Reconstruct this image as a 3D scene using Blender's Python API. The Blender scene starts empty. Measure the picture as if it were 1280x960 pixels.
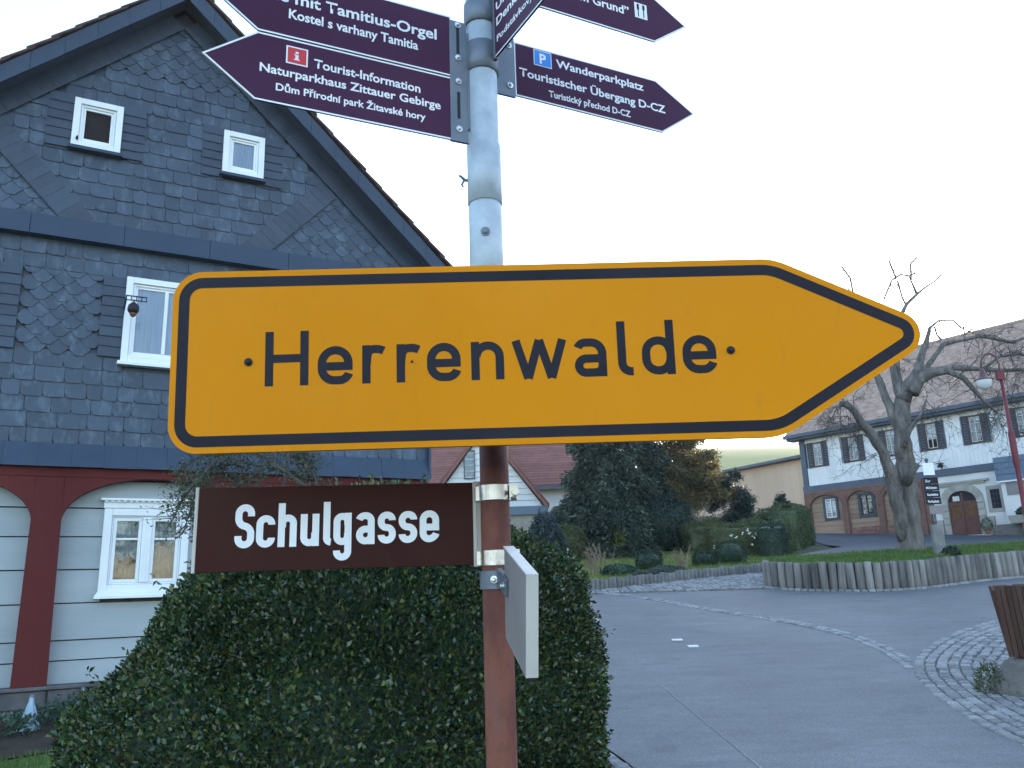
import bpy, bmesh, math, random
import numpy as np
from mathutils import Vector, Matrix
random.seed(7)
rng = np.random.default_rng(7)
SC = bpy.context.scene
COL = SC.collection
R_ = math.radians

# ------------------------------------------------------------------ camera
CAM = Vector((0, 0, 1.75))
F_PX = 1023.0
_up = Vector((-132, 4070, -1023)).normalized()
_fw = Vector((0, 0, -1))
_Y = (_fw - _up * _fw.dot(_up)).normalized()
_X = _Y.cross(_up)
ROT = Matrix((_X, _Y, _up))            # camera space -> world
cd = bpy.data.cameras.new('camera')
cd.sensor_width = 36.0
cd.lens = 36.0 * F_PX / 1280.0
cd.clip_start = 0.05
cd.clip_end = 12000
cam = bpy.data.objects.new('camera', cd)
cam.matrix_world = Matrix.Translation(CAM) @ ROT.to_4x4()
COL.objects.link(cam)
SC.camera = cam

# ------------------------------------------------------------------ sky, sun, exposure
SUN_AZ, SUN_EL = 31.0, 13.0            # degrees clockwise from +Y, above the horizon
w = bpy.data.worlds.new('World'); SC.world = w; w.use_nodes = True
nt = w.node_tree
sky = nt.nodes.new('ShaderNodeTexSky'); sky.sky_type = 'NISHITA'; sky.sun_disc = False
sky.sun_elevation = R_(SUN_EL); sky.sun_rotation = R_(SUN_AZ)
sky.air_density = 1.0; sky.dust_density = 0.45; sky.ozone_density = 1.7
bg = nt.nodes['Background']; bg.inputs['Strength'].default_value = 0.15
nt.links.new(sky.outputs['Color'], bg.inputs['Color'])
sl = bpy.data.lights.new('sun', 'SUN'); sl.energy = 3.5; sl.angle = R_(0.5); sl.color = (1.0, 0.86, 0.68)
so = bpy.data.objects.new('sun', sl); COL.objects.link(so)
sd = Vector((math.sin(R_(SUN_AZ)) * math.cos(R_(SUN_EL)), math.cos(R_(SUN_AZ)) * math.cos(R_(SUN_EL)), math.sin(R_(SUN_EL))))
so.rotation_euler = sd.to_track_quat('Z', 'Y').to_euler()
so.location = (0, 0, 60)
SC.view_settings.view_transform = 'Standard'; SC.view_settings.look = 'None'
SC.view_settings.gamma = 1.0
SC.view_settings.exposure = 2.56
SC.render.engine = 'CYCLES'
SC.cycles.use_denoising = True
SC.cycles.max_bounces = 6
SC.cycles.transparent_max_bounces = 12

# ------------------------------------------------------------------ helpers
def ray(px, py):
    return (ROT @ Vector((px - 640, 480 - py, -F_PX))).normalized()
def at(px, py, y):
    d = ray(px, py); return CAM + d * (y / d.y)
def proj(p):
    c = ROT.transposed() @ (Vector(p) - CAM)
    return 640 + F_PX * c.x / -c.z, 480 - F_PX * c.y / -c.z
def zg(x, y):
    z = -0.05 + 0.1 * max(min(y, 80), -10) + 0.04 * min(max(x, -15), 0)
    if y > 80:
        t = min((y - 80) / 170.0, 1.0); z += 31 * t * t * (3 - 2 * t)
    return z
def onground(px, py):
    d = ray(px, py)
    t = (0.05 + CAM.z) / (0.1 * d.y - d.z)
    p = CAM + d * t
    if p.x < 0:
        t = (0.05 + CAM.z) / (0.1 * d.y + 0.04 * d.x - d.z); p = CAM + d * t
    return p

def tag(o, label=None, cat=None, group=None, kind=None):
    if label: o['label'] = label
    if cat: o['category'] = cat
    if group: o['group'] = group
    if kind: o['kind'] = kind
    return o
def thing(name, label, cat, loc=(0, 0, 0), rz=0.0, group=None, rot=None):
    o = bpy.data.objects.new(name, None); COL.objects.link(o)
    o.empty_display_size = 0.2
    o.location = loc
    o.rotation_euler = rot if rot else (0, 0, rz)
    return tag(o, label, cat, group)
def link(name, me, parent=None, loc=(0, 0, 0), rot=(0, 0, 0), scale=(1, 1, 1)):
    o = bpy.data.objects.new(name, me); COL.objects.link(o)
    o.parent = parent; o.location = loc; o.rotation_euler = rot; o.scale = scale
    return o

class MB:
    def __init__(s): s.V = []; s.F = []; s.M = []
    def add(s, vs, fs, m=0, T=None):
        b = len(s.V)
        if T is not None: vs = [T @ Vector(v) for v in vs]
        s.V += [tuple(v) for v in vs]
        s.F += [tuple(b + i for i in f) for f in fs]; s.M += [m] * len(fs)
        return s
    def box(s, x0, x1, y0, y1, z0, z1, m=0, T=None):
        v = [(x, y, z) for z in (z0, z1) for y in (y0, y1) for x in (x0, x1)]
        return s.add(v, [(0, 2, 3, 1), (4, 5, 7, 6), (0, 1, 5, 4), (2, 6, 7, 3), (0, 4, 6, 2), (1, 3, 7, 5)], m, T)
    def prism(s, pts, y0, y1, m=0, T=None, back=True):
        """xz polygon (counter-clockwise seen from -y) extruded from y0 (front) to y1"""
        n = len(pts)
        v = [(p[0], y0, p[1]) for p in pts] + [(p[0], y1, p[1]) for p in pts]
        f = [tuple(range(n))]
        if back: f.append(tuple(range(2 * n - 1, n - 1, -1)))
        f += [(i, i + n, (i + 1) % n + n, (i + 1) % n) for i in range(n)]
        return s.add(v, f, m, T)
    def ring(s, a, b, y, m=0):
        n = len(a)
        return s.add([(p[0], y, p[1]) for p in a] + [(p[0], y, p[1]) for p in b], [(i, (i + 1) % n, (i + 1) % n + n, i + n) for i in range(n)], m)
    def tube(s, pts, rad, n=8, m=0, cap=True):
        pts = [Vector(p) for p in pts]
        if not hasattr(rad, '__len__'): rad = [rad] * len(pts)
        b = len(s.V); prev = None
        for i, p in enumerate(pts):
            d = (pts[min(i + 1, len(pts) - 1)] - pts[max(i - 1, 0)]).normalized()
            if prev is None:
                u = d.orthogonal().normalized()
            else:
                u = (prev - d * prev.dot(d))
                u = u.normalized() if u.length > 1e-6 else d.orthogonal().normalized()
            prev = u; v = d.cross(u)
            for k in range(n):
                a = 2 * math.pi * k / n
                s.V.append(tuple(p + (u * math.cos(a) + v * math.sin(a)) * rad[i]))
        for i in range(len(pts) - 1):
            for k in range(n):
                k2 = (k + 1) % n
                s.F.append((b + i * n + k, b + i * n + k2, b + (i + 1) * n + k2, b + (i + 1) * n + k)); s.M.append(m)
        if cap:
            s.F.append(tuple(b + k for k in range(n - 1, -1, -1))); s.M.append(m)
            s.F.append(tuple(b + (len(pts) - 1) * n + k for k in range(n))); s.M.append(m)
        return s
    def lathe(s, prof, n=16, c=(0, 0, 0), m=0):
        b = len(s.V)
        for r, z in prof:
            for k in range(n):
                a = 2 * math.pi * k / n
                s.V.append((c[0] + r * math.cos(a), c[1] + r * math.sin(a), c[2] + z))
        for i in range(len(prof) - 1):
            for k in range(n):
                k2 = (k + 1) % n
                s.F.append((b + i * n + k, b + i * n + k2, b + (i + 1) * n + k2, b + (i + 1) * n + k)); s.M.append(m)
        s.F.append(tuple(b + k for k in range(n - 1, -1, -1))); s.M.append(m)
        s.F.append(tuple(b + (len(prof) - 1) * n + k for k in range(n))); s.M.append(m)
        return s
    def mesh(s, name, mats, smooth=False):
        me = bpy.data.meshes.new(name)
        me.from_pydata(s.V, [], s.F)
        for mt in (mats if isinstance(mats, (list, tuple)) else [mats]): me.materials.append(mt)
        if any(s.M): me.polygons.foreach_set('material_index', s.M)
        if smooth: me.polygons.foreach_set('use_smooth', [True] * len(me.polygons))
        me.update(); return me
    def build(s, name, mats, parent=None, smooth=False, loc=(0, 0, 0), rot=(0, 0, 0), kind=None, bevel=0):
        o = link(name, s.mesh(name, mats, smooth), parent, loc, rot)
        if kind: o['kind'] = kind
        if bevel:
            b = o.modifiers.new('bevel', 'BEVEL'); b.width = bevel; b.segments = 2; b.limit_method = 'ANGLE'
        return o

def npmesh(name, V, F, mat):
    """V (n,3) array, F (m,k) array"""
    me = bpy.data.meshes.new(name)
    V = np.asarray(V, np.float32); F = np.asarray(F, np.int32); k = F.shape[1]
    me.vertices.add(len(V)); me.vertices.foreach_set('co', V.ravel())
    me.loops.add(F.size); me.loops.foreach_set('vertex_index', F.ravel())
    me.polygons.add(len(F)); me.polygons.foreach_set('loop_start', np.arange(len(F), dtype=np.int32) * k)
    me.materials.append(mat); me.update(calc_edges=True); me.validate(); return me
def unit(a): return a / np.maximum(np.linalg.norm(a, axis=1, keepdims=True), 1e-9)
def leaves(P, N, length, aspect, spread=0.8, fold=0.15, droop=0.0):
    """diamond leaf quads at points P, pointing roughly along N"""
    n = len(P)
    d = unit(N + rng.normal(0, spread, (n, 3)) + np.array([0, 0, -droop]))
    t = unit(np.cross(d, rng.normal(0, 1, (n, 3))))
    b = np.cross(d, t)
    L = length * rng.uniform(0.6, 1.25, (n, 1)); W = L * aspect * 0.5
    v0 = P; v1 = P + d * L * 0.5 + t * W + b * L * fold; v2 = P + d * L; v3 = P + d * L * 0.5 - t * W + b * L * fold
    V = np.stack([v0, v1, v2, v3], 1).reshape(-1, 3)
    F = np.arange(4 * n).reshape(-1, 4)
    return V, F

# ------------------------------------------------------------------ materials
MATS = {}
def nodes_of(name, rough=0.6, metal=0.0, spec=0.5):
    m = bpy.data.materials.new(name); m.use_nodes = True
    n = m.node_tree.nodes; b = n['Principled BSDF']
    b.inputs['Roughness'].default_value = rough; b.inputs['Metallic'].default_value = metal
    b.inputs['Specular IOR Level'].default_value = spec
    MATS[name] = m
    return m, m.node_tree, b
def ramp(t, stops):
    r = t.nodes.new('ShaderNodeValToRGB'); e = r.color_ramp.elements
    while len(e) < len(stops): e.new(0.5)
    for i, (p, c) in enumerate(stops):
        e[i].position = p; e[i].color = (*c, 1)
    return r
def noise(t, scale, detail=5, vec=None, rough=0.55, stretch=None, space='Object'):
    n = t.nodes.new('ShaderNodeTexNoise'); n.inputs['Scale'].default_value = scale
    n.inputs['Detail'].default_value = detail; n.inputs['Roughness'].default_value = rough
    if vec is None:
        tc = t.nodes.new('ShaderNodeTexCoord'); vec = tc.outputs[space]
    if stretch:
        mp = t.nodes.new('ShaderNodeMapping'); mp.inputs['Scale'].default_value = stretch
        t.links.new(vec, mp.inputs['Vector']); vec = mp.outputs['Vector']
    t.links.new(vec, n.inputs['Vector']); return n
def mix(t, fac, a, b, mode='MIX'):
    m = t.nodes.new('ShaderNodeMix'); m.data_type = 'RGBA'; m.blend_type = mode
    for s, v in ((m.inputs[0], fac), (m.inputs[6], a), (m.inputs[7], b)):
        if isinstance(v, (int, float)): s.default_value = v
        elif isinstance(v, tuple): s.default_value = (*v, 1)
        else: t.links.new(v, s)
    return m.outputs[2]
def bump(t, b, h, strength=0.3, dist=0.02):
    n = t.nodes.new('ShaderNodeBump'); n.inputs['Strength'].default_value = strength; n.inputs['Distance'].default_value = dist
    t.links.new(h, n.inputs['Height']); t.links.new(n.outputs[0], b.inputs['Normal'])
def world_vec(t):
    g = t.nodes.new('ShaderNodeNewGeometry'); return g.outputs['Position']
def rough_noise_mat(name, c1, c2, scale=4, rough=0.7, bs=0.3, bscale=None, stretch=None, metal=0, vary=0.0, spec=0.22, dist=0.01, c3=None, world=True):
    m, t, b = nodes_of(name, rough, metal, spec)
    v = world_vec(t) if world else None
    n = noise(t, scale, 6, v, 0.6, stretch)
    st = [(0.3, c1), (0.7, c2)]
    if c3: st = [(0.25, c1), (0.6, c2), (0.8, c3)]
    c = ramp(t, st); t.links.new(n.outputs[0], c.inputs[0]); col = c.outputs[0]
    if vary:
        oi = t.nodes.new('ShaderNodeObjectInfo'); g = t.nodes.new('ShaderNodeNewGeometry')
        ad = t.nodes.new('ShaderNodeMath'); ad.operation = 'ADD'
        t.links.new(oi.outputs['Random'], ad.inputs[0]); t.links.new(g.outputs['Random Per Island'], ad.inputs[1])
        fr = t.nodes.new('ShaderNodeMath'); fr.operation = 'FRACT'; t.links.new(ad.outputs[0], fr.inputs[0])
        rr = ramp(t, [(0, (1 - vary,) * 3), (1, (1 + vary,) * 3)]); t.links.new(fr.outputs[0], rr.inputs[0])
        col = mix(t, 1.0, col, rr.outputs[0], 'MULTIPLY')
    t.links.new(col, b.inputs['Base Color'])
    n2 = noise(t, bscale or scale * 6, 6, v, 0.6, stretch)
    bump(t, b, n2.outputs[0], bs, dist)
    return m
def leafmat(name, cols, rough=0.5, transl=0.2, spec=0.4):
    m, t, b = nodes_of(name, rough, 0, spec)
    g = t.nodes.new('ShaderNodeNewGeometry')
    st = [(i / (len(cols) - 1), c) for i, c in enumerate(cols)]
    r = ramp(t, st); t.links.new(g.outputs['Random Per Island'], r.inputs[0])
    n = noise(t, 3.0, 3, g.outputs['Position'])
    rr = ramp(t, [(0.35, (0.7,) * 3), (0.65, (1.25,) * 3)]); t.links.new(n.outputs[0], rr.inputs[0])
    col = mix(t, 1.0, r.outputs[0], rr.outputs[0], 'MULTIPLY')
    t.links.new(col, b.inputs['Base Color'])
    tr = t.nodes.new('ShaderNodeBsdfTranslucent'); t.links.new(col, tr.inputs[0])
    ms = t.nodes.new('ShaderNodeMixShader'); ms.inputs[0].default_value = transl
    out = t.nodes['Material Output']
    t.links.new(b.outputs[0], ms.inputs[1]); t.links.new(tr.outputs[0], ms.inputs[2]); t.links.new(ms.outputs[0], out.inputs[0])
    return m

def slate_mat(name, c1, c2, pale, wear=0.5):
    m, t, b = nodes_of(name, 0.5, 0, 0.45)
    v = world_vec(t)
    oi = t.nodes.new('ShaderNodeObjectInfo'); g = t.nodes.new('ShaderNodeNewGeometry')
    ad = t.nodes.new('ShaderNodeMath'); ad.operation = 'ADD'
    t.links.new(oi.outputs['Random'], ad.inputs[0]); t.links.new(g.outputs['Random Per Island'], ad.inputs[1])
    fr = t.nodes.new('ShaderNodeMath'); fr.operation = 'FRACT'; t.links.new(ad.outputs[0], fr.inputs[0])
    r = ramp(t, [(0, c1), (0.75, c2), (1.0, tuple(x * 1.2 for x in c2))]); t.links.new(fr.outputs[0], r.inputs[0])
    n = noise(t, 9, 7, v, 0.65, (1, 1, 0.5))
    rr = ramp(t, [(0.5, (0, 0, 0)), (0.72, (1, 1, 1))]); t.links.new(n.outputs[0], rr.inputs[0])
    mu = t.nodes.new('ShaderNodeMath'); mu.operation = 'MULTIPLY'; mu.inputs[1].default_value = wear
    t.links.new(rr.outputs[0], mu.inputs[0])
    t.links.new(mix(t, mu.outputs[0], r.outputs[0], pale), b.inputs['Base Color'])
    n2 = noise(t, 40, 6, v, 0.6, (1, 1, 0.4)); bump(t, b, n2.outputs[0], 0.35, 0.006)
    return m
slate_mat('slate', (0.028, 0.045, 0.070), (0.042, 0.064, 0.098), (0.11, 0.15, 0.20), 0.75)
slate_mat('slate_dark', (0.024, 0.037, 0.062), (0.032, 0.048, 0.075), (0.06, 0.08, 0.115), 0.3)
rough_noise_mat('slate_board', (0.034, 0.052, 0.084), (0.042, 0.062, 0.098), 2.5, 0.5, 0.15, 30)
rough_noise_mat('white_paint', (0.72, 0.74, 0.76), (0.8, 0.82, 0.83), 3, 0.45, 0.1, 40)
rough_noise_mat('ox_blood', (0.085, 0.018, 0.018), (0.115, 0.026, 0.024), 1.5, 0.7, 0.35, 25, (1, 1, 0.15), spec=0.1, c3=(0.12, 0.038, 0.034))
rough_noise_mat('plank_grey', (0.30, 0.34, 0.36), (0.37, 0.41, 0.43), 2, 0.6, 0.25, 30, (0.15, 0.15, 1), c3=(0.31, 0.33, 0.30), vary=0.05)
rough_noise_mat('plinth', (0.07, 0.07, 0.075), (0.14, 0.13, 0.13), 5, 0.85, 0.6, 25, vary=0.2)
rough_noise_mat('roof_tile', (0.045, 0.025, 0.025), (0.09, 0.05, 0.045), 6, 0.8, 0.5, 25, vary=0.25)
rough_noise_mat('dark_interior', (0.012, 0.012, 0.015), (0.03, 0.025, 0.025), 3, 0.9, 0.0)  # near-black tone painted for the darkness of unlit rooms
rough_noise_mat('curtain', (0.42, 0.45, 0.52), (0.6, 0.64, 0.7), 14, 0.9, 0.1, 20, (1, 1, 0.05))
rough_noise_mat('lace', (0.45, 0.42, 0.38), (0.7, 0.68, 0.62), 30, 0.9, 0.1, 60)
rough_noise_mat('amber_blind_and_reflection', (0.32, 0.11, 0.04), (0.6, 0.28, 0.13), 9, 0.9, 0.2, 40)  # orange-brown window reflection painted as colour; also used for the door blinds
m, t, b = nodes_of('asphalt', 0.75, 0, 0.3)
v = world_vec(t)
n1 = noise(t, 0.55, 6, v, 0.6); r1 = ramp(t, [(0.3, (0.105, 0.108, 0.113)), (0.55, (0.128, 0.131, 0.136)), (0.75, (0.155, 0.158, 0.163))]); t.links.new(n1.outputs[0], r1.inputs[0])
n2 = noise(t, 4.5, 8, v, 0.75, (0.35, 1, 1)); r2 = ramp(t, [(0.35, (0.86,) * 3), (0.65, (1.12,) * 3)]); t.links.new(n2.outputs[0], r2.inputs[0])
vo = t.nodes.new('ShaderNodeTexVoronoi'); vo.inputs['Scale'].default_value = 95; t.links.new(v, vo.inputs['Vector'])
r3 = ramp(t, [(0.0, (0.82,) * 3), (0.5, (1.0,) * 3), (1.0, (1.35,) * 3)]); t.links.new(vo.outputs['Color'], r3.inputs[0])
n4 = noise(t, 1.3, 3, v, 0.5); r4 = ramp(t, [(0.62, (1,) * 3), (0.66, (0.88,) * 3), (0.78, (0.9,) * 3)]); t.links.new(n4.outputs[0], r4.inputs[0])
cc = mix(t, 1.0, mix(t, 1.0, r1.outputs[0], r2.outputs[0], 'MULTIPLY'), mix(t, 1.0, r3.outputs[0], r4.outputs[0], 'MULTIPLY'), 'MULTIPLY')
t.links.new(cc, b.inputs['Base Color']); bump(t, b, vo.outputs['Distance'], 0.6, 0.004)
rough_noise_mat('asphalt_dark', (0.05, 0.052, 0.06), (0.075, 0.08, 0.09), 1, 0.8, 0.25, 60, dist=0.004)
rough_noise_mat('asphalt_patch', (0.125, 0.13, 0.14), (0.155, 0.16, 0.17), 5, 0.8, 0.3, 60, dist=0.004)
rough_noise_mat('crack_fill', (0.2, 0.2, 0.2), (0.32, 0.32, 0.31), 30, 0.8, 0.3, 60)
rough_noise_mat('road_paint', (0.5, 0.5, 0.5), (0.72, 0.72, 0.72), 30, 0.7, 0.2, 60)
rough_noise_mat('cobble', (0.16, 0.16, 0.16), (0.28, 0.28, 0.275), 25, 0.75, 0.5, 80, vary=0.3)
rough_noise_mat('joint_sand', (0.06, 0.06, 0.06), (0.11, 0.11, 0.10), 20, 0.95, 0.5, 80)
rough_noise_mat('soil', (0.03, 0.022, 0.018), (0.07, 0.055, 0.04), 6, 0.95, 0.9, 30, dist=0.03)
rough_noise_mat('turf', (0.035, 0.075, 0.012), (0.08, 0.15, 0.03), 3, 0.9, 0.8, 40, c3=(0.14, 0.17, 0.05), dist=0.03)
rough_noise_mat('winter_lawn', (0.09, 0.14, 0.03), (0.18, 0.22, 0.055), 1.6, 0.9, 0.8, 30, c3=(0.2, 0.19, 0.07), dist=0.03)
rough_noise_mat('ground_earth', (0.05, 0.05, 0.03), (0.09, 0.10, 0.05), 0.8, 0.95, 0.6, 8, dist=0.03)
rough_noise_mat('field', (0.13, 0.155, 0.03), (0.20, 0.205, 0.045), 0.03, 0.95, 0.2, 1, (0.3, 1, 1), c3=(0.26, 0.24, 0.07))
rough_noise_mat('forest_far', (0.08, 0.09, 0.075), (0.12, 0.125, 0.10), 0.01, 0.95, 0.3, 0.1, dist=3)
rough_noise_mat('log_wood', (0.07, 0.066, 0.064), (0.22, 0.205, 0.19), 7, 0.85, 1.0, 25, (1, 1, 0.12), vary=0.35, c3=(0.33, 0.30, 0.25), dist=0.03)
rough_noise_mat('concrete', (0.12, 0.12, 0.115), (0.21, 0.205, 0.195), 6, 0.85, 0.4, 40, vary=0.15)
rough_noise_mat('sandstone', (0.27, 0.245, 0.21), (0.38, 0.35, 0.30), 3, 0.85, 0.5, 25, vary=0.12)
rough_noise_mat('render_white', (0.54, 0.52, 0.49), (0.66, 0.64, 0.61), 0.9, 0.85, 0.25, 25)
rough_noise_mat('cladding_white', (0.62, 0.60, 0.59), (0.70, 0.69, 0.67), 1.2, 0.7, 0.25, 25, vary=0.05)
rough_noise_mat('trim_grey', (0.07, 0.085, 0.11), (0.10, 0.115, 0.14), 2, 0.6, 0.2, 25)
rough_noise_mat('trim_blue', (0.10, 0.14, 0.19), (0.13, 0.17, 0.23), 2, 0.55, 0.2, 25)
rough_noise_mat('shutter', (0.045, 0.047, 0.06), (0.07, 0.072, 0.085), 5, 0.6, 0.3, 40)
rough_noise_mat('frame_brown', (0.06, 0.035, 0.03), (0.10, 0.06, 0.05), 5, 0.6, 0.3, 40)
rough_noise_mat('timber_brown', (0.12, 0.06, 0.045), (0.19, 0.10, 0.075), 3, 0.7, 0.4, 30, vary=0.12)
rough_noise_mat('plank_brown', (0.23, 0.15, 0.10), (0.33, 0.22, 0.15), 2, 0.75, 0.4, 30, (0.2, 0.2, 1), vary=0.1)
rough_noise_mat('brick_red', (0.16, 0.07, 0.05), (0.25, 0.12, 0.09), 10, 0.85, 0.4, 60, vary=0.3)
rough_noise_mat('mortar', (0.22, 0.2, 0.18), (0.3, 0.28, 0.25), 10, 0.9, 0.4, 60)
rough_noise_mat('door_brown', (0.09, 0.035, 0.025), (0.14, 0.06, 0.045), 3, 0.5, 0.2, 30)
rough_noise_mat('barn_board', (0.48, 0.345, 0.24), (0.58, 0.43, 0.31), 0.8, 0.85, 0.3, 12, (1, 1, 0.25), vary=0.04)
rough_noise_mat('roof_dull', (0.28, 0.195, 0.155), (0.41, 0.295, 0.24), 2.5, 0.85, 0.5, 12, vary=0.16, c3=(0.52, 0.38, 0.33))
rough_noise_mat('roof_red', (0.18, 0.075, 0.062), (0.24, 0.10, 0.085), 2, 0.8, 0.4, 12, vary=0.12)
rough_noise_mat('roof_blue', (0.13, 0.15, 0.20), (0.17, 0.19, 0.25), 2, 0.7, 0.3, 12)
rough_noise_mat('bark', (0.07, 0.062, 0.056), (0.21, 0.185, 0.165), 9, 0.9, 1.0, 16, (1, 1, 0.25), c3=(0.34, 0.32, 0.27), dist=0.12)
rough_noise_mat('twig', (0.05, 0.042, 0.04), (0.10, 0.085, 0.075), 5, 0.9, 0.3)
rough_noise_mat('twig_pale', (0.22, 0.17, 0.12), (0.33, 0.26, 0.18), 5, 0.9, 0.3)
rough_noise_mat('planter_wood', (0.055, 0.028, 0.02), (0.10, 0.05, 0.038), 6, 0.6, 0.5, 30, (1, 1, 0.15), vary=0.2)
rough_noise_mat('rough_stone', (0.12, 0.11, 0.10), (0.2, 0.18, 0.16), 6, 0.9, 1.0, 22, dist=0.04)
rough_noise_mat('galvanised', (0.30, 0.345, 0.385), (0.42, 0.47, 0.51), 22, 0.55, 0.15, 60, metal=0.25, c3=(0.52, 0.56, 0.6))
rough_noise_mat('bracket_metal', (0.13, 0.15, 0.18), (0.19, 0.21, 0.24), 12, 0.5, 0.1, 60, metal=0.5)
rough_noise_mat('screw_metal', (0.5, 0.52, 0.55), (0.65, 0.66, 0.68), 40, 0.35, 0.1, 60, metal=0.9)
rough_noise_mat('steel_band', (0.36, 0.33, 0.31), (0.52, 0.48, 0.45), 30, 0.33, 0.1, 60, metal=1.0)
rough_noise_mat('alu', (0.55, 0.53, 0.50), (0.66, 0.64, 0.61), 12, 0.4, 0.1, 60, metal=0.5)
rough_noise_mat('sign_white', (0.46, 0.42, 0.38), (0.54, 0.50, 0.45), 6, 0.5, 0.1, 60)
rough_noise_mat('sign_back', (0.20, 0.175, 0.17), (0.25, 0.22, 0.215), 6, 0.6, 0.1, 60)
rough_noise_mat('print_black', (0.014, 0.013, 0.020), (0.022, 0.02, 0.03), 6, 0.5, 0.0, spec=0.12)
rough_noise_mat('print_white', (0.72, 0.72, 0.74), (0.8, 0.8, 0.82), 6, 0.4, 0.0)
rough_noise_mat('print_red', (0.5, 0.04, 0.05), (0.55, 0.05, 0.06), 6, 0.4, 0.0)
rough_noise_mat('print_blue', (0.04, 0.22, 0.62), (0.05, 0.25, 0.66), 6, 0.4, 0.0)
rough_noise_mat('iron_black', (0.012, 0.012, 0.015), (0.025, 0.025, 0.03), 12, 0.5, 0.2, 50)
rough_noise_mat('rust_tip', (0.12, 0.05, 0.03), (0.2, 0.09, 0.05), 12, 0.6, 0.2, 50)
rough_noise_mat('lamp_red', (0.12, 0.022, 0.032), (0.17, 0.03, 0.04), 6, 0.4, 0.1, 30)
rough_noise_mat('lamp_brown', (0.10, 0.05, 0.055), (0.15, 0.08, 0.08), 6, 0.4, 0.1, 30)
rough_noise_mat('lamp_globe', (0.55, 0.55, 0.55), (0.65, 0.65, 0.64), 6, 0.25, 0.0)
rough_noise_mat('petal', (0.75, 0.74, 0.7), (0.85, 0.84, 0.8), 6, 0.6, 0.0)
rough_noise_mat('reed', (0.3, 0.05, 0.05), (0.4, 0.08, 0.07), 6, 0.6, 0.0)

def sign_mat(name, c1, c2, rough, spec=0.5, grime=(0.1, 0.09, 0.07)):
    m, t, b = nodes_of(name, rough, 0, spec)
    v = world_vec(t)
    n = noise(t, 2.2, 4, v); r = ramp(t, [(0.3, c1), (0.7, c2)]); t.links.new(n.outputs[0], r.inputs[0])
    n2 = noise(t, 40, 8, v, 0.7, (1, 1, 0.25)); r2 = ramp(t, [(0.58, (0, 0, 0)), (0.8, (0.16,) * 3)]); t.links.new(n2.outputs[0], r2.inputs[0])
    t.links.new(mix(t, r2.outputs[0], r.outputs[0], grime), b.inputs['Base Color'])
    n3 = noise(t, 6, 4, v); r3 = ramp(t, [(0.3, (rough * 0.8,) * 3), (0.7, (rough * 1.25,) * 3)]); t.links.new(n3.outputs[0], r3.inputs[0])
    t.links.new(r3.outputs[0], b.inputs['Roughness'])
    return m
sign_mat('sign_yellow', (0.64, 0.22, 0.003), (0.69, 0.24, 0.004), 0.55, 0.10)
sign_mat('sign_brown', (0.040, 0.012, 0.010), (0.052, 0.015, 0.012), 0.4, 0.06)
sign_mat('sign_plum', (0.052, 0.016, 0.042), (0.064, 0.022, 0.054), 0.4, 0.10)

# rusting painted pipe: brown paint above, orange-brown primer and rust below
m, t, b = nodes_of('rusty_pipe', 0.6, 0, 0.18)
v = world_vec(t)
n1 = noise(t, 9, 8, v, 0.7, (1, 1, 0.4)); r1 = ramp(t, [(0.30, (0.07, 0.03, 0.028)), (0.46, (0.13, 0.045, 0.036)), (0.60, (0.20, 0.072, 0.048)), (0.75, (0.14, 0.08, 0.085))])
t.links.new(n1.outputs[0], r1.inputs[0])
n2 = noise(t, 35, 8, v, 0.7); r2 = ramp(t, [(0.55, (0, 0, 0)), (0.7, (0.5,) * 3)]); t.links.new(n2.outputs[0], r2.inputs[0])
t.links.new(mix(t, r2.outputs[0], r1.outputs[0], (0.09, 0.045, 0.03)), b.inputs['Base Color'])
bump(t, b, n2.outputs[0], 0.5, 0.002)

# window glass: thin reflective sheet
m, t, b = nodes_of('glass', 0.03)
gl = t.nodes.new('ShaderNodeBsdfGlossy'); gl.inputs['Roughness'].default_value = 0.03; gl.inputs['Color'].default_value = (0.9, 0.93, 1, 1)
tr = t.nodes.new('ShaderNodeBsdfTransparent'); tr.inputs['Color'].default_value = (0.86, 0.9, 0.93, 1)
fr = t.nodes.new('ShaderNodeFresnel'); fr.inputs['IOR'].default_value = 1.55
ms = t.nodes.new('ShaderNodeMixShader'); t.links.new(fr.outputs[0], ms.inputs[0]); t.links.new(tr.outputs[0], ms.inputs[1]); t.links.new(gl.outputs[0], ms.inputs[2])
t.links.new(ms.outputs[0], t.nodes['Material Output'].inputs[0])
m, t, b = nodes_of('cone_glass', 0.12)
b.inputs['Base Color'].default_value = (0.45, 0.62, 0.75, 1); b.inputs['Transmission Weight'].default_value = 0.45

leafmat('box_leaf', [(0.007, 0.024, 0.012), (0.012, 0.038, 0.016), (0.024, 0.058, 0.018), (0.045, 0.085, 0.022), (0.10, 0.12, 0.028), (0.07, 0.05, 0.025)], 0.36, 0.12, 0.55)
leafmat('vine_leaf', [(0.04, 0.055, 0.03), (0.07, 0.09, 0.045), (0.13, 0.13, 0.065)], 0.5, 0.25)
leafmat('spruce_needle', [(0.012, 0.024, 0.018), (0.03, 0.05, 0.036), (0.06, 0.09, 0.06), (0.17, 0.20, 0.12)], 0.55, 0.15)  # palest stop paints sunlit tips into the needles
leafmat('blue_needle', [(0.03, 0.05, 0.052), (0.055, 0.085, 0.085)], 0.55, 0.15)
leafmat('sunlit_gold_needle', [(0.07, 0.07, 0.03), (0.16, 0.13, 0.045), (0.32, 0.23, 0.08)], 0.55, 0.25)  # the low sun's gold is painted into these needle colours
leafmat('dark_needle', [(0.010, 0.024, 0.016), (0.025, 0.048, 0.03), (0.05, 0.08, 0.045)], 0.55, 0.15)
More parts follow.
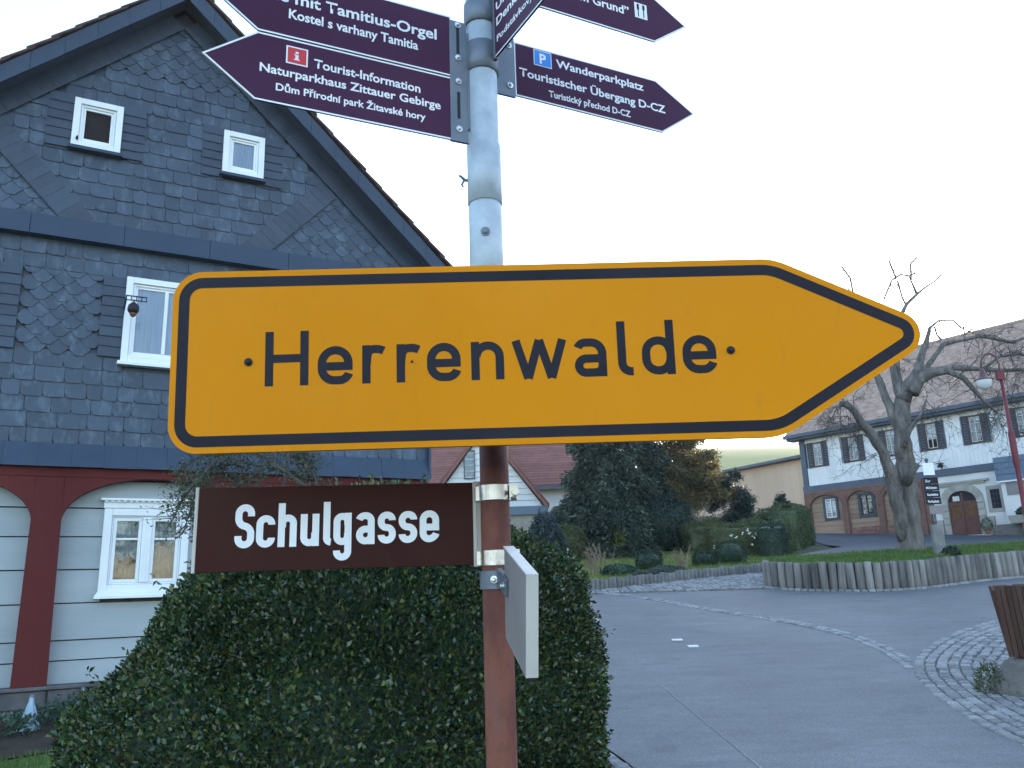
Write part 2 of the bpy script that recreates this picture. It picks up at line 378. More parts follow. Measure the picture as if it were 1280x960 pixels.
leafmat('hedge_leaf', [(0.04, 0.062, 0.022), (0.07, 0.10, 0.034), (0.12, 0.14, 0.05)], 0.5, 0.2)
leafmat('brown_hedge_leaf', [(0.055, 0.07, 0.022), (0.09, 0.105, 0.035), (0.15, 0.15, 0.055)], 0.55, 0.2)
leafmat('ball_leaf', [(0.015, 0.04, 0.02), (0.03, 0.06, 0.028)], 0.5, 0.15)
leafmat('lime_leaf', [(0.10, 0.13, 0.02), (0.2, 0.24, 0.05)], 0.5, 0.3)
leafmat('lavender_leaf', [(0.05, 0.075, 0.05), (0.10, 0.13, 0.10)], 0.7, 0.15)
leafmat('bed_leaf', [(0.02, 0.05, 0.03), (0.04, 0.09, 0.05), (0.08, 0.12, 0.08)], 0.5, 0.2)
leafmat('grass_blade', [(0.04, 0.09, 0.012), (0.08, 0.15, 0.025), (0.13, 0.18, 0.04)], 0.6, 0.3)
leafmat('dry_blade', [(0.10, 0.15, 0.03), (0.22, 0.24, 0.06)], 0.6, 0.3)
M = MATS

# ================================================================== TERRAIN
def axis(vals): return sorted(set(vals))
XS = axis([-1500, -900, -600, -300, -150, -80, -40, -15, 0, 10, 20, 40, 80, 150, 300, 600, 900, 1500] + list(range(-300, 301, 30)))
YS = axis([-600, -300, -100, -10, 0, 10, 25, 40, 60, 80, 100, 120, 140, 160, 180, 200, 220, 250, 400, 700, 1000])
mb = MB()
for y in YS:
    for x in XS:
        dz = 0.0
        if y > 100: dz = 1.0 * math.sin(x * 0.013 + 1.0) * min((y - 100) / 100, 1)
        mb.V.append((x, y, zg(x, y) - 0.03 + dz))
nx = len(XS)
for j in range(len(YS) - 1):
    for i in range(nx - 1):
        mb.F.append((j * nx + i, j * nx + i + 1, (j + 1) * nx + i + 1, (j + 1) * nx + i)); mb.M.append(1 if YS[j] >= 80 else 0)
mb.build('ground', [M['ground_earth'], M['field']], smooth=True, kind='structure')

def ridge(name, y, depth_, mat, fn, x0, x1, step, base):
    b = MB(); xs = [x0 + i * step for i in range(int((x1 - x0) / step) + 1)]
    for k, (yy, fz) in enumerate(((y, 0), (y + depth_ * 0.5, 0.72), (y + depth_, 1.0), (y + depth_ * 1.8, 0.4))):
        for x in xs: b.V.append((x, yy, base + (fn(x) - base) * fz))
    n = len(xs)
    for k in range(3):
        for i in range(n - 1): b.F.append((k * n + i, k * n + i + 1, (k + 1) * n + i + 1, (k + 1) * n + i)); b.M.append(0)
    return b.build(name, mat, smooth=True, kind='structure')
ridge('hills', 430, 240, M['forest_far'], lambda x: 100 + 30 * math.exp(-((x - 300) / 130) ** 2) + 8 * math.sin(x * 0.009 + 2) + 3 * math.sin(x * 0.037), -1450, 1450, 25, 30)

def drape(name, poly, off, mat, kind='structure', fn=None, grid=0, parent=None):
    bm = bmesh.new()
    bm.faces.new([bm.verts.new((x, y, 0)) for x, y in poly])
    cuts = [((0, 0, 0), (1, 0, 0))]
    if grid:
        xs = [p[0] for p in poly]; ys = [p[1] for p in poly]
        g = math.floor(min(xs)) + grid
        while g < max(xs): cuts.append(((g, 0, 0), (1, 0, 0))); g += grid
        g = math.floor(min(ys)) + grid
        while g < max(ys): cuts.append(((0, g, 0), (0, 1, 0))); g += grid
    for c, n in cuts:
        bmesh.ops.bisect_plane(bm, geom=bm.verts[:] + bm.edges[:] + bm.faces[:], plane_co=c, plane_no=n)
    for v in bm.verts: v.co.z = (fn or zg)(v.co.x, v.co.y) + off
    bmesh.ops.recalc_face_normals(bm, faces=bm.faces[:])
    if sum(f.normal.z for f in bm.faces) < 0: bmesh.ops.reverse_faces(bm, faces=bm.faces[:])
    me = bpy.data.meshes.new(name); bm.to_mesh(me); bm.free(); me.materials.append(mat)
    o = link(name, me, parent)
    if kind: o['kind'] = kind
    return o

def zdrive(x, y): return -0.05 + 0.1 * y + 0.40 * max(0, min(1, (30 - y) / 10))
drape('road', [(1.7, -6), (0.95, 5.2), (0.70, 6.2), (-2.4, 16.6), (1.5, 16.62), (5.2, 16.5), (6.5, 18), (60, 18), (60, -6)], 0.0, M['asphalt'])
drape('cobbled_lane', [(-2.4, 16.62), (-2.4, 18.0), (1.5, 17.3), (3.8, 18.9), (6.75, 20.6), (7.6, 21.6), (7.8, 18.5), (5.2, 16.52), (1.5, 16.64)], 0.0, M['joint_sand'])
drape('forecourt', [(5.6, 17.8), (7.6, 21.6), (10.5, 27), (12.2, 35.6), (13.2, 40.5), (24, 26.6), (45, 0.5), (60, 0.5), (60, 17.2), (9.6, 17.6), (6.2, 17.3)], 0.0, M['asphalt_dark'], fn=zdrive, grid=2)
# raised verge behind the logs
LOGP = [(5.62, 17.9), (5.12, 17.3), (4.98, 16.95), (5.08, 16.62), (5.5, 16.25), (6.0, 15.98), (6.71, 15.73), (7.6, 15.95), (8.5, 16.5), (9.57, 17.1), (10.9, 17.6), (13.5, 18.1), (17, 18.4)]
def zverge(x, y): return 0.41 + 0.1 * y
drape('grass_verge', [(x + 0.05, y + 0.06) for x, y in LOGP] + [(20, 22.5), (15, 21.3), (11.98, 20.1), (8.6, 18.9), (6.3, 17.9)], 0.03, M['turf'], fn=zverge, grid=1)
# pavement edge under the house front
GARD = [(-6, 17.4), (1.55, 17.35), (3.8, 18.97), (6.71, 20.72), (8.4, 26.5), (10.9, 30.9), (13.8, 39.5), (-6, 39.5)]
drape('garden_lawn', GARD, 0.05, M['winter_lawn'], grid=2)
drape('front_lawn', [(-9, 2.5), (-0.2, 2.5), (-0.3, 6.6), (-3.7, 7.5), (-9, 4.9)], 0.02, M['turf'], grid=1)
drape('flowerbed', [(-9, 4.9), (-3.7, 7.5), (-0.3, 6.6), (-0.9, 10.9), (-5.1, 8.95), (-9, 6.9)], 0.03, M['soil'], grid=1)

def inpoly(x, y, poly):
    c = False; n = len(poly)
    for i in range(n):
        x1, y1 = poly[i]; x2, y2 = poly[(i + 1) % n]
        if (y1 > y) != (y2 > y) and x < (x2 - x1) * (y - y1) / (y2 - y1) + x1: c = not c
    return c
def blades(name, poly, n, fn, off, mat, h, label=None, cat='grass'):
    xs = [p[0] for p in poly]; ys = [p[1] for p in poly]; P = []
    while len(P) < n:
        x = random.uniform(min(xs), max(xs)); y = random.uniform(min(ys), max(ys))
        if inpoly(x, y, poly): P.append((x, y, fn(x, y) + off))
    P = np.array(P); V, F = leaves(P, np.tile([0, 0, 1.0], (len(P), 1)), h, 0.12, 0.35)
    o = link(name, npmesh(name, V, F, mat)); tag(o, label, cat, kind='stuff'); return o
VERGE = [(x + 0.05, y + 0.02) for x, y in LOGP] + [(20, 22.5), (15, 21.3), (11.98, 20.1), (8.6, 18.9), (6.3, 17.9)]
blades('verge_grass', [p for p in VERGE if p[0] < 18], 26000, zverge, 0.03, M['grass_blade'], 0.085, 'short green grass growing on the raised verge behind the log wall')
blades('lawn_grass', [(1.6, 17.6), (3.8, 19.2), (6.6, 21), (8, 26.5), (1.6, 29)], 22000, zg, 0.05, M['dry_blade'], 0.09, 'short winter lawn of the garden behind the concrete edging')
blades('yard_grass', [(-6.5, 5.3), (-0.3, 5.3), (-0.3, 6.6), (-3.7, 7.5), (-6.5, 6.2)], 9000, zg, 0.02, M['grass_blade'], 0.07, 'dark green grass in front of the flowerbed at lower left')

# ------------------------------------------------------------------ road marks and cobbles
def ribbon(name, pts, width, off, mat, kind='structure'):
    b = MB(); n = len(pts)
    for i, (x, y) in enumerate(pts):
        dx = pts[min(i + 1, n - 1)][0] - pts[max(i - 1, 0)][0]; dy = pts[min(i + 1, n - 1)][1] - pts[max(i - 1, 0)][1]
        l = math.hypot(dx, dy); wv = width * (width_j[i] if False else 1)
        px, py = -dy / l * wv / 2, dx / l * wv / 2
        b.V += [(x + px, y + py, zg(x + px, y + py) + off), (x - px, y - py, zg(x - px, y - py) + off)]
    for i in range(n - 1): b.F.append((2 * i, 2 * i + 1, 2 * i + 3, 2 * i + 2)); b.M.append(0)
    return b.build(name, mat, kind=kind)
def gpx(px, py): p = onground(px, py); return (p.x, p.y)
def wig(a, b, n, s):
    r = []; o = 0
    for i in range(n + 1):
        t = i / n; o = o * 0.7 + random.gauss(0, s)
        r.append((a[0] + (b[0] - a[0]) * t + o, a[1] + (b[1] - a[1]) * t))
    return r
ribbon('road_seam', wig(gpx(826, 856), gpx(952, 962), 60, 0.003), 0.008, 0.005, M['crack_fill'])
ribbon('road_seam', wig((1.58, 5.97), (1.62, 2.0), 40, 0.003), 0.008, 0.005, M['crack_fill'])
for (a, b_) in ((840, 801), (860, 809)):
    p = onground(a, b_); q = onground(a + 13, b_ - 0.2)
    mk = MB(); mk.box(0, (q - p).length, -0.05, 0.05, 0, 0.012)
    o = mk.build('road_stud', M['road_paint'], loc=(p.x, p.y, zg(p.x, p.y) + 0.004), rot=(R_(5.7), 0, 0))
    tag(o, 'small white survey plate lying on the asphalt, ' + ('the left and farther of two' if a == 840 else 'the right and nearer of two'), 'road plate', 'white plates on the road')

def cobble_mesh(k):
    r = random.Random(k); b = MB(); e = 0.012
    w_, l_ = 0.5, 0.5
    c = [(-w_, -l_), (w_, -l_), (w_, l_), (-w_, l_)]; c = [(x + r.uniform(-.06, .06), y + r.uniform(-.06, .06)) for x, y in c]
    v = [(x, y, -0.5) for x, y in c] + [(x, y, 0.3 + r.uniform(-.05, .05)) for x, y in c] + [(x * .72, y * .72, 0.5) for x, y in c]
    f = [(i, (i + 1) % 4, (i + 1) % 4 + 4, i + 4) for i in range(4)] + [(i + 4, (i + 1) % 4 + 4, (i + 1) % 4 + 8, i + 8) for i in range(4)] + [(8, 9, 10, 11)]
    b.add(v, f); return b
COB = [cobble_mesh(k) for k in range(8)]
COBM = [c.mesh('cobble', M['cobble'], False) for c in COB]
def resample(pts, step):
    out = []; acc = 0.0
    for i in range(len(pts) - 1):
        a, b = pts[i], pts[i + 1]; l = math.hypot(b[0] - a[0], b[1] - a[1])
        while acc <= l:
            t = acc / l; out.append((a[0] + (b[0] - a[0]) * t, a[1] + (b[1] - a[1]) * t, math.atan2(b[1] - a[1], b[0] - a[0]))); acc += step
        acc -= l
    return out
def smooth(pts, it=2):
    for _ in range(it):
        q = [pts[0]]
        for a, b in zip(pts, pts[1:]): q += [(a[0] * .75 + b[0] * .25, a[1] * .75 + b[1] * .25), (a[0] * .25 + b[0] * .75, a[1] * .25 + b[1] * .75)]
        pts = q + [pts[-1]]
    return pts
gut = smooth([gpx(*q) for q in ((748, 741.5), (800, 747), (880, 762), (940, 771), (1000, 781), (1060, 795), (1105, 814), (1136, 834), (1150, 850))])
CAND = []      # x, y, angle, size along, size across
def put_rows(path, offs, occ, size=0.1, jitter=0.006):
    for k in offs:
        row = []
        for i, (x, y, a) in enumerate(resample(path, 0.02)):
            row.append((x - math.sin(a) * k, y + math.cos(a) * k))
        if len(row) < 3: continue
        for x, y, a in resample(row, size * random.uniform(1.05, 1.12)):
            key = (int(x // (size * .8)), int(y // (size * .8))); bad = False
            for dx in (-1, 0, 1):
                for dy in (-1, 0, 1):
                    for (ox, oy) in occ.get((key[0] + dx, key[1] + dy), ()):
                        if (ox - x) ** 2 + (oy - y) ** 2 < (size * 0.86) ** 2: bad = True
            if bad: continue
            occ.setdefault(key, []).append((x, y))
            CAND.append((x + random.uniform(-jitter, jitter), y + random.uniform(-jitter, jitter), a + random.uniform(-.06, .06), size * random.uniform(.86, .97), size * random.uniform(.82, .92)))
occ = {}
apron = smooth([gpx(*q) for q in ((1330, 762), (1280, 768), (1230, 781), (1185, 796), (1152, 818), (1146, 838), (1165, 862), (1205, 891), (1262, 921), (1330, 952))], 2)
put_rows(apron, [k * 0.109 for k in range(0, 5)], occ, 0.105)
put_rows(apron, [k * 0.109 for k in range(5, 19)], occ, 0.10, 0.016)
put_rows(gut, [0.0, 0.109], occ, 0.105)
edge_l = [(1.2, 3.5), (0.93, 5.2), (0.69, 6.2), (-0.3, 9.5)]
put_rows(edge_l, [0.06, 0.178], occ, 0.105)
ap = apron + [(8.5, 8), (8.5, 13)]
drape('cobble_bed', [(p[0], p[1]) for p in apron[::2]] + [(7.5, 7.0), (9.5, 9.5), (9.0, 12.6)], 0.003, M['joint_sand'])
cands = []
for c in CAND:
    px, py = proj((c[0], c[1], zg(c[0], c[1])))
    vis = 730 < px < 1282 and 735 < py < 962
    cands.append((0 if vis else 1, c[1], c))
cands.sort(key=lambda q: (q[0], q[1]))
paving = thing('cobble_paving', None, None, (3.7, 9, zg(3.7, 9))); paving['kind'] = 'structure'
stuff = MB(); tilt = math.atan(0.1)
for i, (vis, _, (x, y, a, sx, sy)) in enumerate(cands):
    k = random.randrange(8); z = zg(x, y) + random.uniform(0.0, 0.007)
    T = Matrix.Translation((x, y, z - 0.014)) @ Matrix.Rotation(tilt, 4, 'X') @ Matrix.Rotation(a, 4, 'Z') @ Matrix.Diagonal((sx, sy, 0.05, 1))
    if i < 300 and not vis:
        o = link('cobble', COBM[k], paving); o.matrix_local = Matrix.Translation(-Vector(paving.location)) @ T
    else:
        stuff.add(COB[k].V, COB[k].F, 0, T)
o = stuff.build('cobble_field', M['cobble'], paving, loc=tuple(-Vector(paving.location))); o['kind'] = 'stuff'
# the lane of small setts in front of the garden, fan pattern
lane = MB(); LANE = [(-2.4, 16.68), (-2.4, 17.95), (1.5, 17.2), (3.8, 18.8), (6.7, 20.5), (7.5, 21.3), (7.6, 18.6), (5.2, 16.62), (1.5, 16.7)]
r0 = random.Random(3); y = 16.6
while y < 21.4:
    x = -2.3
    while x < 7.7:
        xx = x + r0.uniform(-.02, .02); yy = y + 0.07 * math.sin(x * 5.2) + r0.uniform(-.015, .015)
        if inpoly(xx, yy, LANE) and not (xx > 5.0 and yy < 16.9 + (xx - 5) * 1.5):
            c = COB[r0.randrange(8)]
            lane.add(c.V, c.F, 0, Matrix.Translation((xx, yy, zg(xx, yy) + r0.uniform(-.008, .006))) @ Matrix.Rotation(tilt, 4, 'X') @ Matrix.Rotation(0.36 * math.cos(x * 5.2), 4, 'Z') @ Matrix.Diagonal((.1, .1, .06, 1)))
        x += 0.118
    y += 0.118
o = lane.build('lane_setts', M['cobble']); tag(o, kind='stuff'); tag(o, 'small grey setts laid in fans on the lane in front of the garden edging', 'paving')

# ================================================================== LETTERING
def rc(pts, r, seg=7):
    """polyline with rounded corners"""
    out = [Vector(pts[0])]
    for i in range(1, len(pts) - 1):
        p = Vector(pts[i]); a = Vector(pts[i - 1]) - p; b = Vector(pts[i + 1]) - p
        la, lb = a.length, b.length
        na = 1 if i == 1 else 2; nb = 1 if i == len(pts) - 2 else 2
        rr = min(r, la / na * 0.999, lb / nb * 0.999); a.normalize(); b.normalize()
        p0 = p + a * rr; p1 = p + b * rr
        for k in range(seg + 1):
            t = k / seg                   # near-circular corner
            c = 0.5523
            q1 = p0 - a * rr * c; q2 = p1 - b * rr * c
            out.append(p0 * (1 - t) ** 3 + q1 * 3 * t * (1 - t) ** 2 + q2 * 3 * t * t * (1 - t) + p1 * t ** 3)
    out.append(Vector(pts[-1]))
    res = [out[0]]
    for q in out[1:]:
        if (q - res[-1]).length > 1e-4: res.append(q)
    return res
def glyph(ch, W, s, X):
    h = s / 2; x0, x1 = h, W - h; b, t = h, X - h; r = (x1 - x0) / 2; mid = X * 0.5; rr = min(r, (t - b) / 2)
    if ch == 'H': return [[(x0, 0), (x0, 1)], [(x1, 0), (x1, 1)], [(x0, .5), (x1, .5)]]
    if ch == 'e': return [rc([(x0 + h, mid - .02), (x1, mid - .02), (x1, t), (x0, t), (x0, b), (x1 - .02, b), (x1 - .01, b + .13)], rr), ] if s > .17 else [rc([(x1, mid - .03), (x1, t), (x0, t), (x0, b), (x1 - .03, b), (x1 + .01, b + .12)], rr), [(x0, mid - .02), (x1 + h, mid - .02)]]
    if ch == 'r': return [[(x0, 0), (x0, X)], rc([(x0, X * .45), (x0 + .03, t), (x1 - .02, t), (x1 + .045, t - .035)], .26)]
    if ch == 'n': return [[(x0, 0), (x0, X)], rc([(x0 + .02, X * .60), (x0 + .02, t), (x1, t), (x1, 0)], r)]
    if ch == 'h': return [[(x0, 0), (x0, 1)], rc([(x0 + .02, X * .60), (x0 + .02, t), (x1, t), (x1, 0)], r)]
    if ch == 'u': return [[(x1, 0), (x1, X)], rc([(x1 - .02, X * .42), (x1 - .02, b), (x0, b), (x0, X)], r)]
    if ch == 'w': return [[(h * .9, X), (W * .285, 0)], [(W * .285, 0), (W * .5, X)], [(W * .5, X), (W * .715, 0)], [(W * .715, 0), (W - h * .9, X)]]
    if ch == 'a':
        m = X * .58 - h
        return [rc([(x1, 0), (x1, t), (x0 + .02, t), (x0 - .01, t - .09)], rr), rc([(x1, m + .0), (x0, m), (x0, b), (x1, b), (x1, b + .16)], (m - b) / 2)]
    if ch == 'l': return [[(x0, 0), (x0, 1)]] if s > .17 else [rc([(x0, 1), (x0, b), (W + .02, b)], .16)]
    if ch == 'd': return [[(x1, 0), (x1, 1)], rc([(x1 - .01, X * .6), (x1 - .01, t), (x0, t), (x0, b), (x1 - .01, b), (x1 - .01, X * .4)], rr)]
    if ch == 'S': return [rc([(x1, 1 - h - .2), (x1, 1 - h), (x0, 1 - h), (x0, .53), (x1, .47), (x1, b), (x0, b), (x0, b + .2)], r)]
    if ch == 'c': return [rc([(x1, t - .14), (x1, t), (x0, t), (x0, b), (x1, b), (x1, b + .14)], r)]
    if ch == 'g': return [rc([(x1 - .01, X * .62), (x1 - .01, t), (x0, t), (x0, b), (x1 - .01, b), (x1 - .01, X * .38)], r), rc([(x1, X), (x1, -.27), (x0, -.27), (x0, -.12)], r)]
    if ch == 's': return [rc([(x1, t - .12), (x1, t), (x0, t), (x0, mid + .0), (x1, mid - .0), (x1, b), (x0, b), (x0, b + .12)], min(r, (t - mid) / 2))]
def stroke(mb, pts, width, y, m=0, T=None):
    pts = [Vector(p) for p in pts]; n = len(pts); A = []; B = []
    for i, p in enumerate(pts):
        d0 = (p - pts[i - 1]).normalized() if i else (pts[1] - p).normalized()
        d1 = (pts[i + 1] - p).normalized() if i < n - 1 else d0
        tv = (d0 + d1).normalized(); nv = Vector((-tv.y, tv.x)); k = width / 2 / max(0.5, nv.dot(Vector((-d0.y, d0.x))))
        A.append(p + nv * k); B.append(p - nv * k)
    v = [(q.x, y, q.y) for q in A] + [(q.x, y, q.y) for q in B]
    mb.add(v, [(i, i + n, i + n + 1, i + 1) for i in range(n - 1)], m, T)
def lettering(parent, glyphs, z0, cap, s, X, y, mat, shear=0.0, name='lettering', zfun=None):
    """glyphs: list of (char, x_left, x_right) in metres on the sign"""
    b = MB(); q = 0
    for ch, xl, xr in glyphs:
        W = (xr - xl) / cap
        for st in glyph(ch, W, s, X):
            zz = z0 + (zfun(xl) if zfun else 0)
            stroke(b, [(xl + p[0] * cap, zz + p[1] * cap) for p in st], s * cap, y - 0.00006 * (q % 5)); q += 1
    return b.build(name, mat, parent)
def textmesh(parent, body, x0, x1, z, cap, mat, y=-0.0022, zend=None, bold=0.022, name='lettering'):
    c = bpy.data.curves.new('t', 'FONT'); c.body = body; c.size = 1; c.offset = bold; c.resolution_u = 3
    o = bpy.data.objects.new('t', c); COL.objects.link(o)
    bpy.context.view_layer.update()
    me = bpy.data.meshes.new_from_object(o.evaluated_get(bpy.context.evaluated_depsgraph_get()))
    bpy.data.objects.remove(o)
    n = len(me.vertices); a = np.empty(n * 3, np.float32); me.vertices.foreach_get('co', a); a = a.reshape(-1, 3)
    lo, hi = a[:, 0].min(), a[:, 0].max(); u = (a[:, 0] - lo) / (hi - lo)
    out = np.stack([x0 + u * (x1 - x0), np.full(n, y), z + a[:, 1] * cap / 0.73 + (u * ((zend or z) - z))], 1).astype(np.float32)
    me.vertices.foreach_set('co', out.ravel()); me.materials.clear(); me.materials.append(mat); me.name = 'lettering'; me.update()
    return link(name, me, parent)
def roundpoly(pts, r, seg=8):
    n = len(pts); out = []
    rl = r if hasattr(r, '__len__') else [r] * n
    for i in range(n):
        p = Vector(pts[i]); a = (Vector(pts[i - 1]) - p).normalized(); b = (Vector(pts[(i + 1) % n]) - p).normalized()
        ang = a.angle(b); d = rl[i] / math.tan(ang / 2); c = p + (a + b).normalized() * (rl[i] / math.sin(ang / 2))
        p0 = p + a * d; p1 = p + b * d; v0 = p0 - c; v1 = p1 - c
        tot = math.atan2(v0.x * v1.y - v0.y * v1.x, v0.dot(v1))
        for k in range(seg + 1):
            t = tot * k / seg; out.append((c.x + v0.x * math.cos(t) - v0.y * math.sin(t), c.y + v0.x * math.sin(t) + v0.y * math.cos(t)))
    return out
def inset(pts, d):
    n = len(pts); out = []
    for i in range(n):
        p = Vector(pts[i]); a = (p - Vector(pts[i - 1])).normalized(); b = (Vector(pts[(i + 1) % n]) - p).normalized()
        na = Vector((-a.y, a.x)); nb = Vector((-b.y, b.x)); m_ = (na + nb).normalized()
        out.append(tuple(p + m_ * (d / m_.dot(na))))
    return out

# ================================================================== THE SIGNPOST
PX, PY = -0.038, 1.50
pole = thing('signpost', 'rusty brown steel pole with a galvanised upper tube, in front of the clipped hedge', 'pole', (PX, PY, zg(PX, PY)))
g0 = zg(PX, PY)
UC = (-.004, 0, 0)
def pp(mb, name, mat, sm=True, **k): return mb.build(name, mat, pole, smooth=sm, loc=(0, 0, -g0), **k)
b = MB(); b.lathe([(.0268, g0 - .3), (.0268, 1.2), (.0266, 1.96), (.0266, 2.10)], 40); pp(b, 'lower_pipe', M['rusty_pipe'])
b = MB(); b.lathe([(.031, 2.08), (.0315, 2.1), (.0315, 3.4)], 40, c=UC); pp(b, 'upper_tube', M['galvanised'])
b = MB(); b.lathe([(.0325, 2.497), (.0345, 2.498), (.0345, 2.626), (.0325, 2.627)], 40, c=UC); pp(b, 'sleeve', M['galvanised'])
b = MB(); b.lathe([(.0325, 2.34), (.0332, 2.341), (.0332, 2.492), (.0325, 2.493)], 40, c=UC); pp(b, 'sleeve', M['galvanised'])
for z0, z1 in ((2.792, 2.86), (2.905, 2.96)):
    b = MB(); b.lathe([(.032, z0), (.0355, z0 + .002), (.0355, z1 - .002), (.032, z1)], 40, c=UC); pp(b, 'clamp_ring', M['bracket_metal'])
def screw(parent, loc, d, r=.004, mat='screw_metal', name='screw'):
    b = MB(); b.lathe([(r * 1.9, 0), (r * 1.9, .0015), (r * 1.15, .0018), (r * 1.15, .005), (r * .6, .0062)], 10)
    o = b.build(name, M[mat], parent, smooth=False, loc=loc); o.rotation_euler = Vector(d).to_track_quat('Z', 'Y').to_euler(); return o
screw(pole, (-.004, -.0335, 2.425 - g0), (0, -1, 0), .005, 'bracket_metal')
# wing bolt on the left side of the tube
b = MB(); b.tube([(-.03, 0, 2.552), (-.046, -.004, 2.552)], .0035, 8); b.tube([(-.044, -.004, 2.552), (-.052, -.006, 2.56), (-.055, -.008, 2.559)], [.003, .0025, .002], 6); b.tube([(-.044, -.004, 2.552), (-.05, -.002, 2.543), (-.047, -.001, 2.538)], [.003, .0025, .002], 6)
pp(b, 'wing_bolt', M['bracket_metal'])
# bracket plate for the finger signs on the left
K = 0.943
AL = Vector((-.110 * K, 1.558 * K, 1.75 + .929 * K)); YAW_L = .432
def arm_empty(name, label, loc, yaw, group='brown finger signs on the signpost', rot=None):
    return thing(name, label, 'sign', loc, yaw, group, rot)
def local_to_pole(o, yaw, mb, name, mat, **k):
    """a part of the pole built in the frame of a sign"""
    T = Matrix.Translation(Vector(o) - Vector((PX, PY, g0))) @ Matrix.Rotation(yaw, 4, 'Z')
    me = mb.mesh(name, mat, False); ob = link(name, me, pole); ob.matrix_local = T
    if k.get('bevel'):
        bb = ob.modifiers.new('bevel', 'BEVEL'); bb.width = k['bevel']; bb.segments = 2
    return ob
b = MB(); b.box(-.004 * K, .036 * K, -.0035, .0035, -.002, .295 * K); local_to_pole(AL, YAW_L, b, 'bracket_plate', M['bracket_metal'], bevel=.001)
b = MB(); b.box(.0355 * K, .062, -.005, .005, .03, .27 * K); local_to_pole(AL, YAW_L, b, 'bracket_web', M['bracket_metal'], bevel=.001)
for zz in (.026, .135, .19, .268):
    ob = screw(pole, (0, 0, 0), (0, -1, 0), .0036)
    p = Vector(AL) + Matrix.Rotation(YAW_L, 3, 'Z') @ Vector((.014, -.0042, zz)) - Vector((PX, PY, g0)); ob.location = p
    ob.rotation_euler = (Matrix.Rotation(YAW_L, 3, 'Z') @ Vector((0, -1, 0))).to_track_quat('Z', 'Y').to_euler()
for zz in (.08, .23):
    b = MB(); b.box(.011, .017, -.0045, -.0037, zz - .03, zz + .03); local_to_pole(AL, YAW_L, b, 'slot', M['iron_black'])

def finger_sign(name, label, loc, yaw, outline, k, edge=.0034, rot=None):
    e = arm_empty(name, label, loc, yaw, rot=rot)
    pts = [(x * k, z * k) for x, z in outline]
    if sum(pts[i - 1][0] * pts[i][1] - pts[i][0] * pts[i - 1][1] for i in range(len(pts))) < 0: pts = pts[::-1]
    b = MB(); b.prism(pts, -.002, .002); b.build('panel', M['sign_plum'], e)
    b = MB(); b.ring(pts, inset(pts, edge), -.00225); n = len(pts)
    b.add([(x, -.00225, z) for x, z in pts] + [(x, .00225, z) for x, z in pts], [(i, i + n, (i + 1) % n + n, (i + 1) % n) for i in range(n)])
    b.add([(x, .00225, z) for x, z in pts] + [(x, .00225, z) for x, z in inset(pts, edge)], [(i, i + n, (i + 1) % n + n, (i + 1) % n) for i in range(n)])
    b.build('white_edge', M['print_white'], e)
    return e
def tx(e, k, body, x0, x1, z0, z1, cap, **kw): return textmesh(e, body, x0 * k, x1 * k, z0 * k, cap * k, M['print_white'], y=-.0024, zend=z1 * k, **kw)

OUT_L = [(0, 0), (0, .150), (-.405, .150), (-.504, .076), (-.405, 0)]
s1 = finger_sign('finger_sign', 'dark plum left-pointing finger sign reading Tourist-Information with a small red pictogram', AL, YAW_L, OUT_L, K)
tx(s1, K, 'Tourist-Information', -.294, -.071, .098, .095, .0205)
tx(s1, K, 'Naturparkhaus Zittauer Gebirge', -.398, -.026, .064, .066, .0195)
tx(s1, K, 'Dům Přírodní park Žitavské hory', -.366, -.060, .029, .032, .0165)
b = MB(); b.box(-.349 * K, -.3065 * K, -.0024, -.0021, .0945 * K, .1345 * K); b.box(-.346 * K, -.3095 * K, -.0027, -.0023, .0975 * K, .1315 * K, 1)
b.box(-.3335 * K, -.3225 * K, -.003, -.0026, .1045 * K, .107 * K); b.box(-.331 * K, -.325 * K, -.003, -.0026, .107 * K, .1165 * K); b.box(-.3335 * K, -.3255 * K, -.003, -.0026, .115 * K, .1172 * K)
b.box(-.331 * K, -.325 * K, -.003, -.0026, .1195 * K, .1235 * K)
b.build('information_pictogram', [M['print_white'], M['print_red']], s1)
tx(s1, K, 'TOURIST', -.344, -.3115, .1258, .1258, .0042, bold=.01); tx(s1, K, 'INFORMATION', -.344, -.3115, .0992, .0992, .0032, bold=.01)
s2 = finger_sign('finger_sign', 'dark plum left-pointing finger sign reading Kirche mit Tamitius-Orgel, uppermost on the left', AL + Vector((0, 0, .1535 * K)), YAW_L, OUT_L, K)
tx(s2, K, 'Kirche mit Tamitius-Orgel', -.452, -.0335, .0795, .082, .0265)
tx(s2, K, 'Kostel s varhany Tamitia', -.347, -.0755, .0445, .0445, .0225)
# right-hand arms, on the back of the pole
KR = 0.90
AR = Vector((.030 * KR, 1.756 * KR, 1.75 + 1.162 * KR)); YAW_R = .445
OUT_R = [(0, 0), (0, .150), (.4214, .151), (.5422, .0775), (.4314, -.0024)]
s3 = finger_sign('finger_sign', 'bluish plum right-pointing finger sign reading Wanderparkplatz with a blue parking symbol', AR, YAW_R, OUT_R, KR)
tx(s3, KR, 'Wanderparkplatz', .1172, .380, .1095, .1085, .0235)
tx(s3, KR, 'Touristischer Übergang D-CZ', .0128, .4457, .0585, .057, .0235)
tx(s3, KR, 'Turistický přechod D-CZ', .0925, .3325, .0195, .0185, .0185)
b = MB(); b.box(.0545 * KR, .1045 * KR, -.0025, -.0021, .100 * KR, .1445 * KR, 0); b.box(.0565 * KR, .1025 * KR, -.0028, -.0024, .102 * KR, .1425 * KR, 1)
b.build('parking_symbol', [M['print_white'], M['print_blue']], s3)
textmesh(s3, 'P', .0705 * KR, .0885 * KR, .108 * KR, .0285 * KR, M['print_white'], y=-.0031, bold=.03)
